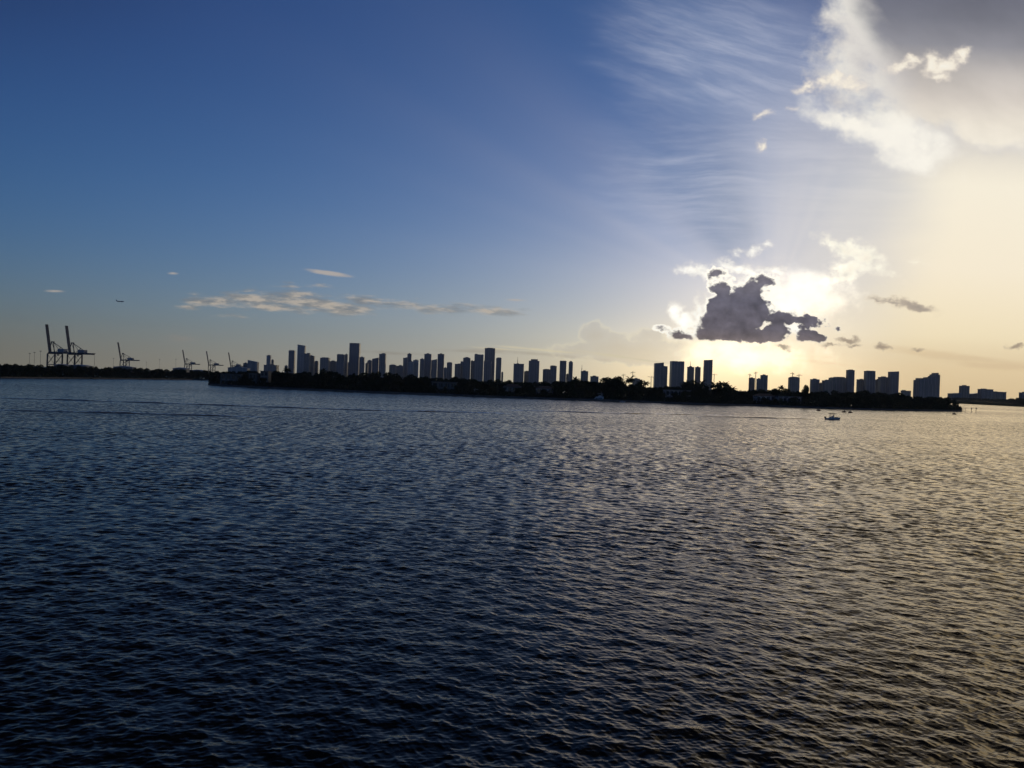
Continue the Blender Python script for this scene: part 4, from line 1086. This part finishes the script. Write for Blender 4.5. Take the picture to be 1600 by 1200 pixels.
skiff(559.5, 568.5, 611, 'little white boat tied up below the seawall left of the middle', off=1.5)
skiff(967.5, 977, 628.4, 'tiny white boat near the seawall right of the big round tree', off=2)

def person_riding(loc, rz, label, s=1.0):
    """seated rider leaning to the handlebar: one continuous skinned body"""
    J = [(0, 0, .95), (.08, 0, 1.25), (.2, 0, 1.5), (.27, 0, 1.62), (.31, 0, 1.76), (.3, 0, 1.87),
         (.22, .2, 1.47), (.42, .26, 1.26), (.66, .2, 1.2), (.22, -.2, 1.47), (.42, -.26, 1.26), (.66, -.2, 1.2),
         (.05, .14, .93), (.45, .24, .9), (.32, .26, .5), (.5, .27, .44), (.05, -.14, .93), (.45, -.24, .9), (.32, -.26, .5), (.5, -.27, .44)]
    E_ = [(0, 1), (1, 2), (2, 3), (3, 4), (4, 5), (2, 6), (6, 7), (7, 8), (2, 9), (9, 10), (10, 11), (0, 12), (12, 13), (13, 14), (14, 15), (0, 16), (16, 17), (17, 18), (18, 19)]
    rad = [.16, .15, .16, .065, .1, .08, .075, .05, .04, .075, .05, .04, .1, .085, .055, .05, .1, .085, .055, .05]
    me = bpy.data.meshes.new('person'); me.from_pydata(J, E_, []); me.materials.append(M['cloth'])
    o = bpy.data.objects.new('person', me); COL.objects.link(o)
    md = o.modifiers.new('skin', 'SKIN'); 
    for v, q in zip(me.skin_vertices[0].data, rad): v.radius = (q, q)
    me.skin_vertices[0].data[0].use_root = True
    o.modifiers.new('sub', 'SUBSURF').levels = 1
    o.location = loc; o.rotation_euler = (0, 0, rz); tag(o, label, 'person', 'riders on the water')
    return o
def jetski(x, ywl, rz, label, plabel, s=1.0):
    D = shore_D(x, ywl); p = at(x, ywl, D)
    r_ = thing('jet_ski', (p.x, D, 0), label, 'jet ski', 'jet skis off the island', rz)
    MB().loft(hull_rings(3.1, 1.15, .42, .5)).build('hull', M['red'], r_, True)
    MB().box(-1.2, .3, -.24, .24, .42, .8).build('seat', M['black'], r_)
    h = MB().loft([[(.25, -.35, .45), (1.2, -.2, .55), (1.2, .2, .55), (.25, .35, .45)], [(.3, -.22, 1.0), (.75, -.12, .95), (.75, .12, .95), (.3, .22, 1.0)]]); h.build('cowl', M['red'], r_)
    MB().tube([(.52, -.36, 1.14), (.6, 0, 1.1), (.52, .36, 1.14)], .03, 5).tube([(.6, 0, 1.1), (.65, 0, .9)], .04, 5).build('handlebar', M['black'], r_)
    c, sn = math.cos(rz), math.sin(rz)
    person_riding((p.x - .3 * c, D - .3 * sn, 0), rz, plabel)
jetski(1279, 641.9, R(185), 'dark jet ski alone near the seawall, leftmost on the water', 'rider in dark clothes seated on the leftmost jet ski')
jetski(1319, 644.4, R(8), 'left one of two dark jet skis close together beyond the motorboat', 'rider in dark clothes on the left of two close jet skis')
jetski(1328.5, 645, R(190), 'right one of two dark jet skis close together beyond the motorboat', 'rider in dark clothes on the right of two close jet skis')
jetski(1491, 647.6, R(175), 'dark jet ski off the tip of the island, rightmost on the water', 'rider in dark clothes on the jet ski off the island tip')

# pilings and markers off the tip
def piling(x, yb, h, label, sign=False):
    D = shore_D(x, yb); p = at(x, yb, D)
    r_ = thing('channel_marker' if sign else 'mooring_pile', (p.x, D, 0), label, 'marker' if sign else 'post')
    MB().tube([(0, 0, -1), (0, 0, h)], .2, 7).build('pile', M['wood'], r_)
    if sign: MB().box(-.55, .55, -.24, -.2, h - 1.0, h + .1).build('board', M['steel'], r_)
    else: MB().tube([(0, 0, h), (0, 0, h + .25)], [.24, .05], 7).build('cap', M['steel2'], r_)
piling(1504.6, 643.6, 3.2, 'left one of two wooden piles close under the leaning tree at the island tip')
piling(1508, 643.6, 3.6, 'right one of two wooden piles close under the leaning tree at the island tip')
piling(1517.8, 644.2, 4.0, 'lone marker post in the water right of the island tip, nearer the island', True)
piling(1525, 644.5, 4.2, 'outermost marker post in the water right of the island tip', True)

# wakes: long low ridges of water
def wake(pts, w, h, label, seed):
    r = np.random.RandomState(seed); P_ = [Vector((*ground(*p), 0)) for p in pts]
    path = []
    for a, b in zip(P_, P_[1:]):
        n = max(2, int((b - a).length / 1.6)); path += [a.lerp(b, k / n) for k in range(n)]
    path.append(P_[-1]); vs, fs = [], []; m = 7
    for i, p in enumerate(path):
        t = (path[min(i + 1, len(path) - 1)] - path[max(i - 1, 0)]).normalized(); nn = Vector((-t.y, t.x, 0))
        e = min(1, i / 12, (len(path) - 1 - i) / 12); hh = h * e * (.75 + .25 * math.sin(i * .37) + r.uniform(-.2, .2))
        for q in range(m):
            s = q / (m - 1) * 2 - 1; vs.append(tuple(p + nn * (s * w / 2 + r.uniform(-.05, .05)) + Vector((0, 0, -.14 + (hh + .14) * (1 - s * s)))))
    for i in range(len(path) - 1):
        for q in range(m - 1): fs.append((i * m + q, i * m + q + 1, (i + 1) * m + q + 1, (i + 1) * m + q))
    me = bpy.data.meshes.new('wake'); me.from_pydata(vs, [], fs); me.materials.append(M_WATER)
    ra = me.attributes.new('ripple', 'FLOAT', 'POINT'); ra.data.foreach_set('value', [.13] * len(vs))
    for p in me.polygons: p.use_smooth = True
    o = bpy.data.objects.new('wake', me); COL.objects.link(o); tag(o, label, 'wake')
wake([(1080, 650.0), (1180, 653.0), (1291, 655.8)], 1.7, .55, 'thin dark wake line trailing left from the small white motorboat', 1)
wake([(790, 640.5), (940, 645.5), (1150, 649.5)], 2.2, .42, 'old wake line crossing the water left of the motorboat trail', 2)
wake([(-30, 621), (250, 630), (560, 641), (800, 646)], 2.4, .42, 'upper long wake line crossing the bay on the left', 3)
wake([(-30, 640), (200, 646), (420, 652)], 2.4, .40, 'lower long wake line near the left edge of the bay', 4)

# airliner
ap = at(188, 471, 3400)
pl = thing('airliner', ap, 'tiny airliner low in the sky above the port cranes', 'plane', rz=R(-14))
rg = []
for k in range(13):
    t = k / 12; x = -19 + 38 * t; q = 2.0 * (min(1, (t / .25)) ** .6 if t < .25 else (1 if t < .86 else max(.05, 1 - ((t - .86) / .14) ** 2))); zc = .9 * max(0, (.25 - t) / .25)
    rg.append([(x, q * math.cos(a), zc + q * math.sin(a)) for a in (2 * math.pi * j / 10 for j in range(10))])
MB().loft(rg).build('fuselage', M['alu'], pl, True)
for s in (-1, 1):
    MB().loft([[(5, s * 1.5, -.9), (-2, s * 1.5, -.9), (-2, s * 1.5, -.4), (5, s * 1.5, -.4)], [(-4, s * 17, .8), (-6.2, s * 17, .8), (-6.2, s * 17, 1.0), (-4, s * 17, 1.0)]]).build('wing', M['alu'], pl)
    MB().tube([(4.5, s * 5.6, -1.9), (1.2, s * 5.6, -1.9)], [1.0, .8], 9).build('engine', M['steel'], pl)
    MB().loft([[(-14.5, s * .8, 1.2), (-18, s * .8, 1.2), (-18, s * .8, 1.45), (-14.5, s * .8, 1.45)], [(-18, s * 6, 1.9), (-19.4, s * 6, 1.9), (-19.4, s * 6, 2.05), (-18, s * 6, 2.05)]]).build('tailplane', M['alu'], pl)
MB().loft([[(-13, -.2, 1.8), (-18.6, -.2, 1.8), (-18.6, .2, 1.8), (-13, .2, 1.8)], [(-18, -.1, 8), (-20.6, -.1, 8), (-20.6, .1, 8), (-18, .1, 8)]]).build('tail_fin', M['alu'], pl)

# ================================================================== air
def build_haze(density):
    mb = MB().box(-9200, 9200, -9000, 9300, -9.0, 460.0)
    m = bpy.data.materials.new('haze'); m.use_nodes = True; nt = m.node_tree
    nt.nodes.remove(nt.nodes['Principled BSDF'])
    v = nt.nodes.new('ShaderNodeVolumePrincipled'); v.inputs['Color'].default_value = (.78, .84, .95, 1)
    v.inputs['Density'].default_value = density; v.inputs['Anisotropy'].default_value = .45
    nt.links.new(v.outputs[0], nt.nodes['Material Output'].inputs['Volume'])
    o = mb.build('haze', m); tag(o, kind='stuff', label='thin haze over the bay and city', cat='haze')
build_haze(2.6e-5)
